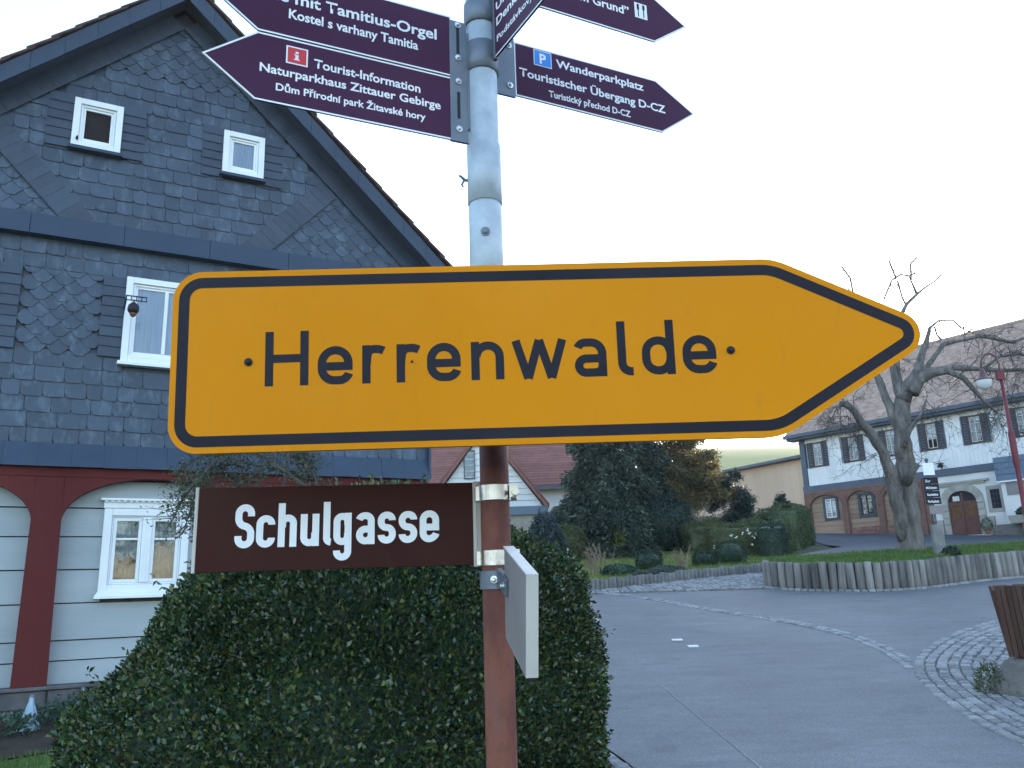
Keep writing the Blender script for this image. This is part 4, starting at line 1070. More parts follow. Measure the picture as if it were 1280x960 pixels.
# glass cones in the flowerbed
for (px, py, h, r, lab) in ((35, 917, .29, .10, 'larger pale glass cone ornament standing in the flowerbed in front of the brown post'), (101, 894, .22, .075, 'smaller pale glass cone ornament in the flowerbed right beside the clipped hedge')):
    q = onground(px, py); c = thing('garden_cone', lab, 'garden ornament', (q.x, q.y, zg(q.x, q.y) + .03), .4, 'glass cones in the flowerbed')
    b = MB(); b.lathe([(r, 0), (r * .62, h * .45), (r * .25, h * .86), (r * .2, h)], 6); b.build('cone', M['cone_glass'], c)
    b = MB(); b.lathe([(r * .24, h * 1.003), (r * .24, h * 1.03), (r * .06, h * 1.1)], 6); b.build('cap', M['bracket_metal'], c)
# small plants of the bed
P = []; rs = random.Random(5)
for _ in range(90):
    s_ = rs.uniform(-2.3, 3.5); y = rs.uniform(-1.5, -.25); c = hw(s_, 0, y); zz = zg(c.x, c.y) + .03; hh = rs.uniform(.06, .22)
    for _ in range(60): P.append((c.x + rs.gauss(0, .07), c.y + rs.gauss(0, .07), zz + rs.uniform(0, hh)))
P = np.array(P); V, F = leaves(P, np.tile([0, 0, .7], (len(P), 1)), .06, .4, .8)
o = link('bed_plants', npmesh('bed_plants', V, F, M['bed_leaf'])); tag(o, 'low green bedding plants growing along the stone plinth of the slate house', 'plants', kind='stuff')

# ================================================================== CLIPPED HEDGE IN FRONT
def profile_surface(zs, cxs, rxs, cy, ry_k, n=48, wob=0.03, seed=1):
    r = random.Random(seed); V = []; F = []
    for z, cx, rx in zip(zs, cxs, rxs):
        for k in range(n):
            a = 2 * math.pi * k / n
            w_ = 1 + wob * math.sin(3 * a + z * 4) + wob * .6 * math.sin(7 * a - z * 7)
            V.append((cx + rx * w_ * math.cos(a), cy + rx * ry_k * w_ * math.sin(a), z))
    m_ = len(zs)
    for i in range(m_ - 1):
        for k in range(n): F.append((i * n + k, i * n + (k + 1) % n, (i + 1) * n + (k + 1) % n, (i + 1) * n + k))
    return np.array(V), np.array(F)
def sample_quads(V, F, n):
    A = V[F[:, 0]]; B = V[F[:, 1]]; C_ = V[F[:, 2]]; D = V[F[:, 3]]
    nr = np.cross(C_ - A, D - B); ar = np.linalg.norm(nr, axis=1); idx = rng.choice(len(F), n, p=ar / ar.sum())
    u = rng.random((n, 1)); v = rng.random((n, 1))
    P = (A[idx] * (1 - u) + B[idx] * u) * (1 - v) + (D[idx] * (1 - u) + C_[idx] * u) * v
    return P, unit(nr[idx])
def lump(P, N, amp, scale):
    s_ = np.zeros(len(P))
    for k in range(5):
        d = rng.normal(0, 1, 3); d /= np.linalg.norm(d); s_ += np.sin(P @ d * scale * (1 + .5 * k) + k * 2.1)
    return P + N * (s_[:, None] * amp / 2)
hz = [.15, .5, .9, 1.19, 1.40, 1.62, 1.77, 1.88, 1.97, 2.05, 2.09, 2.10]
hl = [-1.63, -1.65, -1.65, -1.60, -1.51, -1.37, -1.25, -1.11, -.96, -.78, -.60, -.49]
hr = [.33, .35, .36, .33, .31, .275, .21, .12, .0, -.16, -.34, -.48]
hcx = [(a + b_) / 2 for a, b_ in zip(hl, hr)]; hrx = [max((b_ - a) / 2 - .03, .01) for a, b_ in zip(hl, hr)]
hedge = thing('clipped_hedge', 'big dome-shaped dark green clipped box bush behind the signpost', 'hedge', (-.65, 3.15, zg(-.65, 3.15)))
HL = tuple(-Vector(hedge.location))
V, F = profile_surface(hz, hcx, hrx, 3.15, .95)
core = V.copy(); cxm = np.array([-.65, 3.15, 1.0]); core = cxm + (core - cxm) * .90
link('inner_growth', npmesh('inner_growth', core, F, M['ball_leaf']), hedge, HL)
P, N = sample_quads(V, F, 330000); P = lump(P, N, .045, 6.0); P = P + N * rng.uniform(-.055, .012, (len(P), 1))
keep = P[:, 2] > .2; P, N = P[keep], N[keep]
LV, LF = leaves(P, N * .8 + np.array([0, 0, .35]), .0180, .55, .65)
# longer shoots sticking out
i2 = rng.choice(len(P), 900); SP = []; SN = []
for i in i2:
    d = N[i] + rng.normal(0, .35, 3) + np.array([0, 0, .4]); d /= np.linalg.norm(d); L = rng.uniform(.02, .07)
    for k in range(7): SP.append(P[i] + d * L * k / 6 + N[i] * .01); SN.append(d + rng.normal(0, .6, 3))
SV, SF = leaves(np.array(SP), np.array(SN), .024, .5, .4)
o = link('foliage', npmesh('foliage', np.vstack([LV, SV]), np.vstack([LF, SF + len(LV)]), M['box_leaf']), hedge, HL)
b = MB(); b.tube([(0, 0, 0), (.02, 0, .5), (0, .02, 1.1)], [.05, .04, .02], 8); b.build('trunk', M['bark'], hedge)

# loose climbing shrub against the house
vine = thing('climbing_shrub', 'loose small-leaved shrub with hanging twigs just above the brown street name sign', 'shrub', (-2.3, 7.0, zg(-2.3, 7.0)))
vb = Vector(vine.location); b = MB(); VP = []
stems = [((385, 600), (340, 585), (300, 578), (262, 585), (232, 605)), ((385, 610), (330, 570), (285, 562), (250, 570), (222, 590)), ((390, 600), (375, 575), (350, 560), (300, 552), (260, 556)), ((300, 600), (270, 590), (248, 600), (238, 640), (228, 668)), ((262, 585), (243, 605), (226, 628), (216, 650)), ((400, 640), (395, 600), (385, 575), (372, 562)), ((330, 585), (310, 600), (290, 612)), ((285, 562), (255, 590), (246, 625), (246, 655))]
for st in stems:
    yy = random.uniform(6.7, 7.3); pts = [at(x, y, yy + random.uniform(-.1, .1)) for x, y in st]
    b.tube([tuple(p - vb) for p in pts], [.012 - .002 * k for k in range(len(pts))], 5)
    for p, q in zip(pts, pts[1:]):
        for _ in range(15):
            c = p.lerp(q, random.random()); d = Vector((random.gauss(0, 1), random.gauss(0, .7), random.gauss(-.2, .9))).normalized() * random.uniform(.05, .30); b.tube([tuple(c - vb), tuple(c + d - vb)], [.003, .0015], 3, cap=False)
            for _ in range(9): e = c + d * random.random(); VP.append((e.x + random.gauss(0, .025), e.y + random.gauss(0, .025), e.z + random.gauss(0, .025)))
b.tube([(0, 0, 0), (.2, .0, 1.2), (.35, 0, 2.4)], [.03, .02, .014], 6)
b.build('stems', M['twig'], vine)
VP = np.array(VP); LV, LF = leaves(VP, np.tile([0, 0, -.3], (len(VP), 1)), .038, .42, 1.0)
link('foliage', npmesh('foliage', LV, LF, M['vine_leaf']), vine, tuple(-vb))

# ================================================================== generic plants
def blob_pts(n, c, r, rz=None, hollow=.55):
    d = unit(rng.normal(0, 1, (n, 3))); rad = (hollow + (1 - hollow) * rng.random((n, 1)) ** .5)
    return np.array(c) + d * rad * np.array([r, r, rz or r]), d
def box_hedge(name, label, poly, z0f, h, mat, n, cat='hedge', group=None, ls=.045, top_wob=.03):
    """clipped hedge with a ground outline, world coordinates"""
    cx = sum(p[0] for p in poly) / len(poly); cy = sum(p[1] for p in poly) / len(poly); z0 = z0f(cx, cy)
    t = thing(name, label, cat, (cx, cy, z0), 0, group); L = tuple(-Vector(t.location)); m_ = len(poly)
    V = []; F = []
    for k, (hh, sc) in enumerate(((-.3, 1), (h * .5, 1.0), (h * .92, .98), (h, .93), (h * 1.01, .3))):
        for x, y in poly: V.append((cx + (x - cx) * sc, cy + (y - cy) * sc, z0f(x, y) + hh))
    for i in range(4):
        for k in range(m_): F.append((i * m_ + k, i * m_ + (k + 1) % m_, (i + 1) * m_ + (k + 1) % m_, (i + 1) * m_ + k))
    V = np.array(V); F = np.array(F); a = sum(poly[i - 1][0] * poly[i][1] - poly[i][0] * poly[i - 1][1] for i in range(m_))
    if a < 0: F = F[:, ::-1]
    cc = V.copy(); cc[:, :2] = np.array([cx, cy]) + (cc[:, :2] - np.array([cx, cy])) * .94; cc[:, 2] -= .05
    link('inner_growth', npmesh('inner_growth', cc, F, mat), t, L)
    P, N = sample_quads(V, F, n); P = lump(P, N, top_wob, 5) + N * rng.uniform(-.04, .02, (n, 1))
    LV, LF = leaves(P, N + np.array([0, 0, .3]), ls, .5, .7)
    link('foliage', npmesh('foliage', LV, LF, mat), t, L); return t
def ball_bush(name, label, x, y, r, h, mat, n=2500, group=None, ls=.05, cat='bush', sq=False):
    z = zg(x, y); t = thing(name, label, cat, (x, y, z), 0, group)
    d = unit(rng.normal(0, 1, (n, 3)))
    if sq: d = d / np.maximum(np.abs(d).max(1, keepdims=True), .75)
    P = d * np.array([r, r, h / 2]) * rng.uniform(.88, 1.03, (n, 1)) + np.array([0, 0, h / 2]); P = P[P[:, 2] > -.02]; N = unit(P - np.array([0, 0, h / 2]))
    LV, LF = leaves(P, N, ls, .5, .6); link('foliage', npmesh('foliage', LV, LF, mat), t)
    b = MB(); b.lathe([(r * .3, 0), (r * .8, h * .2), (r * .88, h * .55), (r * .6, h * .85), (.02, h * .92)], 16); b.build('inner_growth', mat, t, smooth=True)
    return t
def conifer(name, label, x, y, h, r, mat, n, droop=.35, ls=.16, z0=.0, trunk=.14, power=.9, seed=0, group=None, tiers=True):
    rr = random.Random(seed); z = zg(x, y); t = thing(name, label, 'tree', (x, y, z), 0, group)
    b = MB(); b.tube([(0, 0, -.2), (0.03, 0, h * .5), (0, 0, h * .97)], [trunk, trunk * .6, .02], 8); b.build('trunk', M['bark'], t)
    P = []; N = []; br = MB(); nb = int(h * 17)
    for k in range(nb):
        u = (k + rr.random()) / nb; zz = z0 + (h - z0) * u; L = r * (1 - u) ** power * rr.uniform(.65, 1.12) + .08; a = rr.uniform(0, 6.283)
        dx, dy = math.cos(a), math.sin(a); dr_ = droop * rr.uniform(.5, 1.3)
        pts = [(dx * L * q, dy * L * q, zz + .12 * L * q * (1 - q) * 3 - dr_ * L * q * q) for q in (0, .35, .7, 1)]
        br.tube(pts, [.03 * (1 - u) + .008, .02 * (1 - u) + .006, .008, .003], 4, cap=False)
        m_ = max(6, int(n / nb * (.35 + 1.2 * (1 - u))))
        for _ in range(m_):
            q = rr.random() ** .6; i = min(int(q * 3), 2); f = q * 3 - i; p = [pts[i][c] * (1 - f) + pts[i + 1][c] * f for c in range(3)]
            sp = .20 * L * (1.1 - q * .7) + .03
            P.append((p[0] + rr.gauss(0, sp) * -dy * .9 + rr.gauss(0, .04), p[1] + rr.gauss(0, sp) * dx * .9 + rr.gauss(0, .04), p[2] + rr.gauss(-.03, .06 + sp * .25)))
            N.append((dx * .8 + rr.gauss(0, .4), dy * .8 + rr.gauss(0, .4), -droop * .6 + rr.gauss(0, .3)))
    br.build('branches', M['bark'], t)
    LV, LF = leaves(np.array(P), np.array(N), ls, .30, .35, droop=.15); link('crown', npmesh('crown', LV, LF, mat), t); return t

conifer('spruce_tree', 'large dark blue-green spruce in the garden, its top hidden behind the yellow sign', 3.0, 27.0, 6.4, 2.15, M['spruce_needle'], 52000, .45, .17, .15, seed=1, power=.75)
conifer('spruce_tree', 'dark green conifer close behind the right flank of the large spruce', 4.35, 29.5, 7.0, 1.7, M['dark_needle'], 26000, .4, .17, .1, seed=2, power=.6)
conifer('sunlit_gold_conifer', 'olive conifer with low-sun gold painted into its feathery top, right of the large spruce', 6.1, 31.5, 6.0, 2.15, M['sunlit_gold_needle'], 52000, -.15, .15, 1.2, seed=3, power=.45)
conifer('juniper', 'dark round juniper in front of the beige barn wall, left of the hedges', 8.1, 31.0, 2.75, 1.15, M['dark_needle'], 15000, .15, .13, .1, seed=4, power=.35)
conifer('weeping_cedar', 'grey-blue weeping cedar hanging beside the white gable, right of the signpost', .85, 25.0, 1.6, .62, M['blue_needle'], 9000, 1.3, .13, .6, seed=5, power=.3)
conifer('small_spruce', 'small very dark conical spruce in front of the barn beside the white house corner', 11.6, 36.0, 1.9, .75, M['dark_needle'], 6000, .2, .13, .0, seed=6, power=.8)
ball_bush('dark_shrub', 'shapeless dark evergreen shrub under the large spruce', 1.7, 28.2, 1.0, 1.6, M['spruce_needle'], 6000, ls=.10)
ball_bush('dark_shrub', 'low dark shrub filling the shade between spruce and sunlit-gold conifer', 4.9, 29.0, 1.35, 1.9, M['dark_needle'], 8000, ls=.10)
ball_bush('dark_shrub', 'dark brownish shrub at the left foot of the spruce beside the white stake', 1.55, 25.8, .6, 1.1, M['brown_hedge_leaf'], 4000, ls=.07)
# clipped balls in the garden
for px, py, r, h, lab in ((812, 716, .30, .52, 'small dark clipped bush, leftmost of three along the concrete edging'), (882, 710, .28, .40, 'low clipped bush in the middle of three along the concrete edging'), (915, 707, .36, .62, 'clipped round bush, rightmost of three along the concrete edging')):
    q = onground(px, py); ball_bush('clipped_ball', lab, q.x, q.y, r, h, M['ball_leaf'], 3500, 'clipped balls beside the lane', .04, sq=True)
ball_bush('yellow_shrub', 'small yellow-green shrub with upright leaves at the foot of the spruce', 3.25, 26.0, .26, .85, M['lime_leaf'], 420, ls=.17)
def seg_poly(a, b_, w_):
    a = Vector(a); b_ = Vector(b_); d = (b_ - a).normalized(); n = Vector((-d.y, d.x)) * w_ / 2; out = []
    for k in range(7): out.append(tuple(a.lerp(b_, k / 6) - n))
    for k in range(7): out.append(tuple(b_.lerp(a, k / 6) + n))
    return out
box_hedge('tall_hedge', 'tall olive box-cut hedge at the corner next to the timber arcade of the white house', seg_poly((9.0, 28.6), (10.6, 31.6), 1.3), zg, 1.35, M['hedge_leaf'], 12000, group=None, ls=.06)
box_hedge('back_hedge', 'long low hedge running below the beige barn wall', seg_poly((6.5, 33.2), (11.0, 34.2), .8), zg, 1.05, M['hedge_leaf'], 9000, ls=.06)
box_hedge('rounded_hedge', 'rounded olive hedge bay in front of the tall hedge', seg_poly((7.3, 25.2), (8.6, 28.0), 1.2), zg, 1.05, M['hedge_leaf'], 12000, ls=.055, top_wob=.06)
box_hedge('flowering_hedge', 'low brownish hedge dotted with white flowers behind the clipped bushes', seg_poly((5.8, 25.0), (7.6, 25.6), .8), zg, .95, M['brown_hedge_leaf'], 8000, ls=.05)
box_hedge('garden_hedge', 'yellowish leafy hedge left of the white flowers, below the bare golden twigs', seg_poly((5.5, 27.2), (7.0, 27.5), .7), zg, .95, M['brown_hedge_leaf'], 7000, ls=.07, top_wob=.08)
box_hedge('dark_block_hedge', 'dark green block-cut hedge just right of the white flowers', seg_poly((7.2, 23.9), (7.75, 24.9), .6), zg, .95, M['ball_leaf'], 5000, ls=.05)
# white flowers
b = MB()
for px, py in ((928, 667), (937, 668), (947, 668), (958, 667), (961, 664), (942, 672), (966, 678), (954, 674), (940, 682), (893, 684), (934, 664), (914, 670), (906, 678), (921, 673), (950, 664)):
    p = at(px, py, 24.2)
    for _ in range(3): b.lathe([(.008, 0), (.026, .015), (.014, .032)], 6, c=(p.x + random.gauss(0, .03), p.y, p.z + random.gauss(0, .03)))
    b.tube([(p.x, p.y, p.z), (p.x + .02, p.y + .02, zg(p.x, p.y))], [.004, .004], 3, m=1)
o = b.build('white_flowers', [M['petal'], M['hedge_leaf']]); tag(o, 'white spring flowers standing in front of the brownish hedge', 'flowers', kind='stuff')
def bare_shrub(name, label, x, y, h, r, n, mat, seed):
    rr = random.Random(seed); z = zg(x, y); t = thing(name, label, 'shrub', (x, y, z)); b = MB()
    def grow(p, d, L, rad, lev):
        q = p + d * L; m_ = (p + q) / 2 + Vector((rr.gauss(0, L * .06), rr.gauss(0, L * .06), 0)); b.tube([tuple(p), tuple(m_), tuple(q)], [rad, rad * .8, rad * .6], 4, cap=False)
        if lev > 0:
            for _ in range(3): grow(p.lerp(q, rr.uniform(.4, 1)), (d + Vector((rr.gauss(0, .5), rr.gauss(0, .5), rr.gauss(.1, .3)))).normalized(), L * rr.uniform(.4, .65), rad * .6, lev - 1)
    for _ in range(n): grow(Vector((rr.gauss(0, r * .2), rr.gauss(0, r * .2), 0)), Vector((rr.gauss(0, .28), rr.gauss(0, .28), 1)).normalized(), h * rr.uniform(.5, .75), .014, 2)
    b.build('branches', M[mat], t)
    P = np.array([v for v in b.V[::9]]); LV, LF = leaves(P, np.tile([0, 0, 1.0], (len(P), 1)), .05, .4, .8); o = link('buds', npmesh('buds', LV, LF, M[mat]), t); o['kind'] = 'stuff'; return t
bare_shrub('bare_shrub', 'bare golden-twigged shrub rising above the garden hedge in front of the sunlit-gold conifer', 6.0, 28.3, 1.75, .6, 12, 'twig_pale', 11)
q = onground(746, 722); bare_shrub('bare_shrub', 'small reddish bare twiggy bush in the bed at the left end of the lawn', q.x, q.y, .75, .4, 12, 'twig_pale', 12)
q = onground(855, 716); bare_shrub('bare_shrub', 'thin low dry shrub between two clipped bushes', q.x, q.y, .6, .3, 8, 'twig_pale', 13)
for px, py, r, h, mt, lab in ((775, 722, .42, .28, 'bed_leaf', 'flat green cushion plant behind the left end of the edging'), (835, 722, .45, .24, 'lavender_leaf', 'grey-green lavender cushion hanging over the concrete edging'), (808, 728, .32, .20, 'lavender_leaf', 'small grey lavender cushion hanging over the edging nearest the left bush')):
    q = onground(px, py); ball_bush('cushion_plant', lab, q.x, q.y + .15, r, h, M[mt], 1800, ls=.06, cat='plant')
q = onground(711, 716); st_ = MB(); st_.tube([(0, 0, 0), (0, 0, .62)], .018, 6); o = st_.build('garden_stake', M['white_paint'], loc=tuple(q)); tag(o, 'thin white stake standing in the garden right of the clipped dome', 'stake')
q = onground(812, 690); st_ = MB(); st_.tube([(0, 0, 0), (0, 0, 1.2)], .03, 6); st_.tube([(.1, 0, 0), (.1, 0, 1.1)], .02, 6); st_.tube([(0, 0, .9), (.1, 0, .9)], .015, 6)
o = st_.build('trellis', M['reed'], loc=(q.x, q.y, zg(q.x, q.y))); tag(o, 'narrow dark red upright trellis in the shade between the conifers', 'trellis')

# palisade edging of the garden
def palisade(path, w_, h, name, owner, mat, zf, hj=.02, rnd=False, gap=.96):
    ms = []
    for k in range(4):
        b = MB(); r = w_ / 2 * gap
        b.lathe([(r, -.3), (r, h - .03 + .008 * k), (r * .85, h - .008 + .008 * k), (r * .6, h + .008 * k)], 10); ms.append(b.mesh(name, M[mat], True))
    pts = resample(path, w_)
    for i, (x, y, a) in enumerate(pts):
        o = link(name, ms[i % 4], owner, (x - owner.location.x, y - owner.location.y, zf(x, y) - owner.location.z + random.uniform(-hj, hj)), (random.gauss(0, .02), random.gauss(0, .02), random.uniform(0, 6)))
pa = thing('palisade_edging', 'low row of grey concrete palisades between the garden and the cobbled lane', 'edging', (3.8, 18.9, zg(3.8, 18.9)))
palisade([(-.5, 17.2), (1.55, 17.28), (3.8, 18.9), (6.74, 20.68), (7.6, 22.6)], .118, .20, 'palisade', pa, 'concrete', zg)
lw = thing('log_wall', 'curved retaining wall of grey upright round logs holding the grass verge', 'retaining wall', (6.71, 15.73, zg(6.71, 15.73)))
ms = []
for k in range(6):
    b = MB(); r = .077; h = .50 + .004 * k; rr = random.Random(k); pr = [(r * .98, -.2), (r * rr.uniform(.96, 1.03), h * .3), (r * rr.uniform(.94, 1), h * .7), (r * .95, h - .02), (r * .82, h)]
    b.lathe(pr, 12); ms.append(b.mesh('log', M['log_wood'], False))
    for pl in ms[-1].polygons: pl.use_smooth = len(pl.vertices) == 4
for i, (x, y, a) in enumerate(resample(smooth(LOGP, 2), .160)):
    link('log', ms[random.randrange(6)], lw, (x - lw.location.x, y - lw.location.y, zg(x, y) - lw.location.z + random.uniform(-.006, .006)), (random.gauss(0, .010), random.gauss(0, .012), random.uniform(0, 6)))
# low cobble kerb at the foot of the logs
kb = MB()
for (x, y, a) in resample(smooth([(x + (0.0 if i > 4 else -.08), y - .17) for i, (x, y) in enumerate(LOGP[2:])], 1), .13):
    kb.add(COB[0].V, COB[0].F, 0, Matrix.Translation((x, y, zg(x, y) + .01)) @ Matrix.Rotation(a, 4, 'Z') @ Matrix.Diagonal((.115, .1, .05, 1)))
o = kb.build('kerb_setts', M['cobble']); tag(o, 'row of small grey setts along the foot of the log wall', 'paving', kind='stuff')

# ================================================================== WHITE TIMBER HOUSE ON THE RIGHT
RX, RY, RBz = 18.39, 34.02, 3.3
RA = R_(-51.175)
wh = thing('white_house', 'long white-boarded farmhouse with tiled roof, dark shutters and timber arcade behind the bare tree', 'house', (RX, RY, RBz), RA)
def rbld(mb, name, mat, parent=None, **k): return mb.build(name, M[mat] if isinstance(mat, str) else mat, parent or wh, loc=(0, 0, -RBz) if parent is None else (0, 0, 0), **k)
RL, RR_ = -7.1, 22.0
b = MB(); b.prism([(0, 3.4 - 1.5), (9.0, 1.9), (9.0, 8.5), (4.5, 12.35), (0, 8.5)], 0, RR_ - RL, T=Matrix.Translation((RL, 0, 0)) @ Matrix(((0, 1, 0, 0), (1, 0, 0, 0), (0, 0, 1, 0), (0, 0, 0, 1))))
b2 = MB(); b2.box(RL, RR_, .10, 9.0, 2.0, 8.55); rbld(b2, 'wall', 'render_white')
b2 = MB(); b2.add([(RL + .01, .12, 8.5), (RL + .01, 8.95, 8.5), (RL + .01, 4.5, 12.4), (RR_, .12, 8.5), (RR_, 8.95, 8.5), (RR_, 4.5, 12.4)], [(0, 2, 1), (3, 4, 5), (0, 1, 4, 3), (0, 3, 5, 2), (1, 2, 5, 4)]); rbld(b2, 'gable', 'cladding_white')
# roof: slab plus courses
e0, ridge_z, hyp = -.5, 12.75, None
def rz(y): return 8.60 + (ridge_z - 8.60) * (y - e0) / (4.5 - e0)
for sgn in (0, 1):
    b = MB(); ya, yb = (e0, 4.5) if sgn == 0 else (9.5, 4.5); za, zb = 8.60, ridge_z
    xl = RL - .45
    b.add([(xl, ya, za), (RR_ + .4, ya, za), (RR_ + .4, yb, zb), (xl + (2.2 if False else 0), yb, zb), (xl, ya, za - .14), (RR_ + .4, ya, za - .14), (RR_ + .4, yb, zb - .16), (xl, yb, zb - .16)],
          [(0, 1, 2, 3), (5, 4, 7, 6), (0, 4, 5, 1), (3, 2, 6, 7), (0, 3, 7, 4), (1, 5, 6, 2)]); rbld(b, 'roof_slope', 'roof_dull')
b = MB(); n = 44; ln = math.hypot(4.5 - e0, ridge_z - 8.6); rr = random.Random(9)
for k in range(n):
    t0, t1 = k / n, (k + 1) / n; y0, y1 = e0 + 5 * t0 - .03, e0 + 5 * t1; z0_, z1_ = 8.60 + (ridge_z - 8.6) * t0, 8.60 + (ridge_z - 8.6) * t1
    x = RL - .45
    while x < 13:
        w_ = .18 if x < 8 else .6; lift = rr.uniform(.025, .05)
        b.add([(x, y0, z0_ + lift), (x + w_ * .96, y0, z0_ + lift), (x + w_ * .96, y1, z1_ + .008), (x, y1, z1_ + .008), (x, y0, z0_ - .01), (x + w_ * .96, y0, z0_ - .01)], [(0, 1, 2, 3), (4, 5, 1, 0)]); x += w_
o = rbld(b, 'roof_tiles', 'roof_dull'); o['kind'] = 'stuff'
b = MB(); b.tube([(RL - .45, 4.5, ridge_z + .02), (RR_ + .4, 4.5, ridge_z + .02)], .12, 8); rbld(b, 'ridge', 'roof_dull')
b = MB(); b.box(RL - .5, RR_ + .4, e0 - .10, e0 + .02, 8.44, 8.60); rbld(b, 'gutter', 'trim_grey')
b = MB(); b.box(RL - .4, RR_ + .3, e0 + .02, .1, 8.34, 8.44); rbld(b, 'eave_board', 'trim_grey')
# boards of the upper storey
UW = [(-6.71, -5.68), (-4.91, -3.86), (-3.11, -2.08), (-1.32, -.29), (.47, 1.51), (2.26, 3.30), (4.05, 5.1), (5.9, 6.95), (7.7, 8.75)]
b = MB(); x = RL + .26
while x < 12:
    w_ = .165; cut = [u for u in UW if u[0] - .05 < x + w_ / 2 < u[1] + .05]
    for z0_, z1_ in (((6.10, 6.95), (8.15, 8.40)) if cut else ((6.10, 8.40),)): b.box(x + .0025, x + w_ - .0025, -.012 + rr.uniform(-.002, .002), .10, z0_, z1_)
    x += w_
o = rbld(b, 'cladding_boards', 'cladding_white'); o['kind'] = 'stuff'
b = MB(); b.box(RL - .02, RL + .24, -.05, .10, 6.09, 8.42); rbld(b, 'corner_board', 'trim_grey')
b = MB(); b.box(RL - .05, 1.70, -.10, .10, 5.80, 6.095); rbld(b, 'storey_beam', 'trim_grey')
def shutter_window(x0, x1, z0_, z1_, lit):
    w_ = thing('window', None, None, (0, 0, -RBz)); w_.parent = wh
    sh = .24
    for a_, c_ in ((x0, x0 + sh), (x1 - sh, x1)):
        b = MB(); frame_box(b, a_, c_, z0_, z1_, .04, -.07, -.02); 
        for k in range(9): zz = z0_ + .05 + (z1_ - z0_ - .1) * k / 9; b.box(a_ + .04, c_ - .04, -.055, -.03, zz, zz + .11)
        b.build('shutter', M['shutter'], w_)
    a_, c_ = x0 + sh + .004, x1 - sh - .004
    b = MB(); frame_box(b, a_, c_, z0_ + .02, z1_ - .02, .06, -.05, .09); b.build('frame', M['frame_brown'], w_)
    b = MB(); frame_box(b, a_ + .062, c_ - .062, z0_ + .082, z1_ - .082, .035, -.02, .03); cx = (a_ + c_) / 2; b.box(cx - .018, cx + .018, -.02, .03, z0_ + .118, z1_ - .118)
    for zz in (.40, .70): b.box(a_ + .098, cx - .02, -.015, .03, z0_ + (z1_ - z0_) * zz, z0_ + (z1_ - z0_) * zz + .022); b.box(cx + .02, c_ - .098, -.015, .03, z0_ + (z1_ - z0_) * zz, z0_ + (z1_ - z0_) * zz + .022)
    b.build('sash', M['sign_white'], w_)
    b = MB(); b.box(a_ + .09, c_ - .09, .0, .006, z0_ + .11, z1_ - .11); b.build('pane', M['glass'], w_)
    b = MB(); hh = z0_ + (z1_ - z0_) * (.45 if lit else .80)
    b.box(a_ + .09, c_ - .09, .05, .055, hh, z1_ - .1, 0); b.box(a_ + .09, c_ - .09, .05, .056, z0_ + .1, hh - .002, 1); b.build('curtain', [M['lace'], M['dark_interior']], w_)  # lace above; the lower dark sheet paints the unlit room
for i, (a_, c_) in enumerate(UW): shutter_window(a_, c_, 6.95, 8.16, i in (1, 3))
# timber arcade and plank wall of the left half
ARC = [-7.0, -5.12, -3.42, -1.62]
for s_ in ARC: b = MB(); b.box(s_ - .13, s_ + .13, -.14, .06, 3.2, 5.40); rbld(b, 'post', 'timber_brown')
for i in range(3):
    c0, c1 = ARC[i] + .13, ARC[i + 1] - .13; cx, hwid = (c0 + c1) / 2, (c1 - c0) / 2
    for sgn in (-1, 1):
        pts = [(cx + sgn * hwid * math.cos(math.pi / 2 * k / 10), 5.12 + .5 * math.sin(math.pi / 2 * k / 10)) for k in range(11)] + [(cx, 5.70), (cx + sgn * hwid, 5.70)]
        if sum(pts[j - 1][0] * pts[j][1] - pts[j][0] * pts[j - 1][1] for j in range(len(pts))) < 0: pts = pts[::-1]
        b = MB(); b.prism(pts, -.13, .05); rbld(b, 'arch_brace', 'timber_brown')
for s_ in ARC: b = MB(); b.box(s_ - .128, s_ + .128, -.138, .05, 5.402, 5.70); rbld(b, 'post_head', 'timber_brown')
b = MB(); b.box(RL, -1.5, -.15, .08, 5.705, 5.80); rbld(b, 'beam', 'timber_brown')
LW = [(-6.25, -5.5), (-4.52, -3.72), (-2.95, -2.2)]
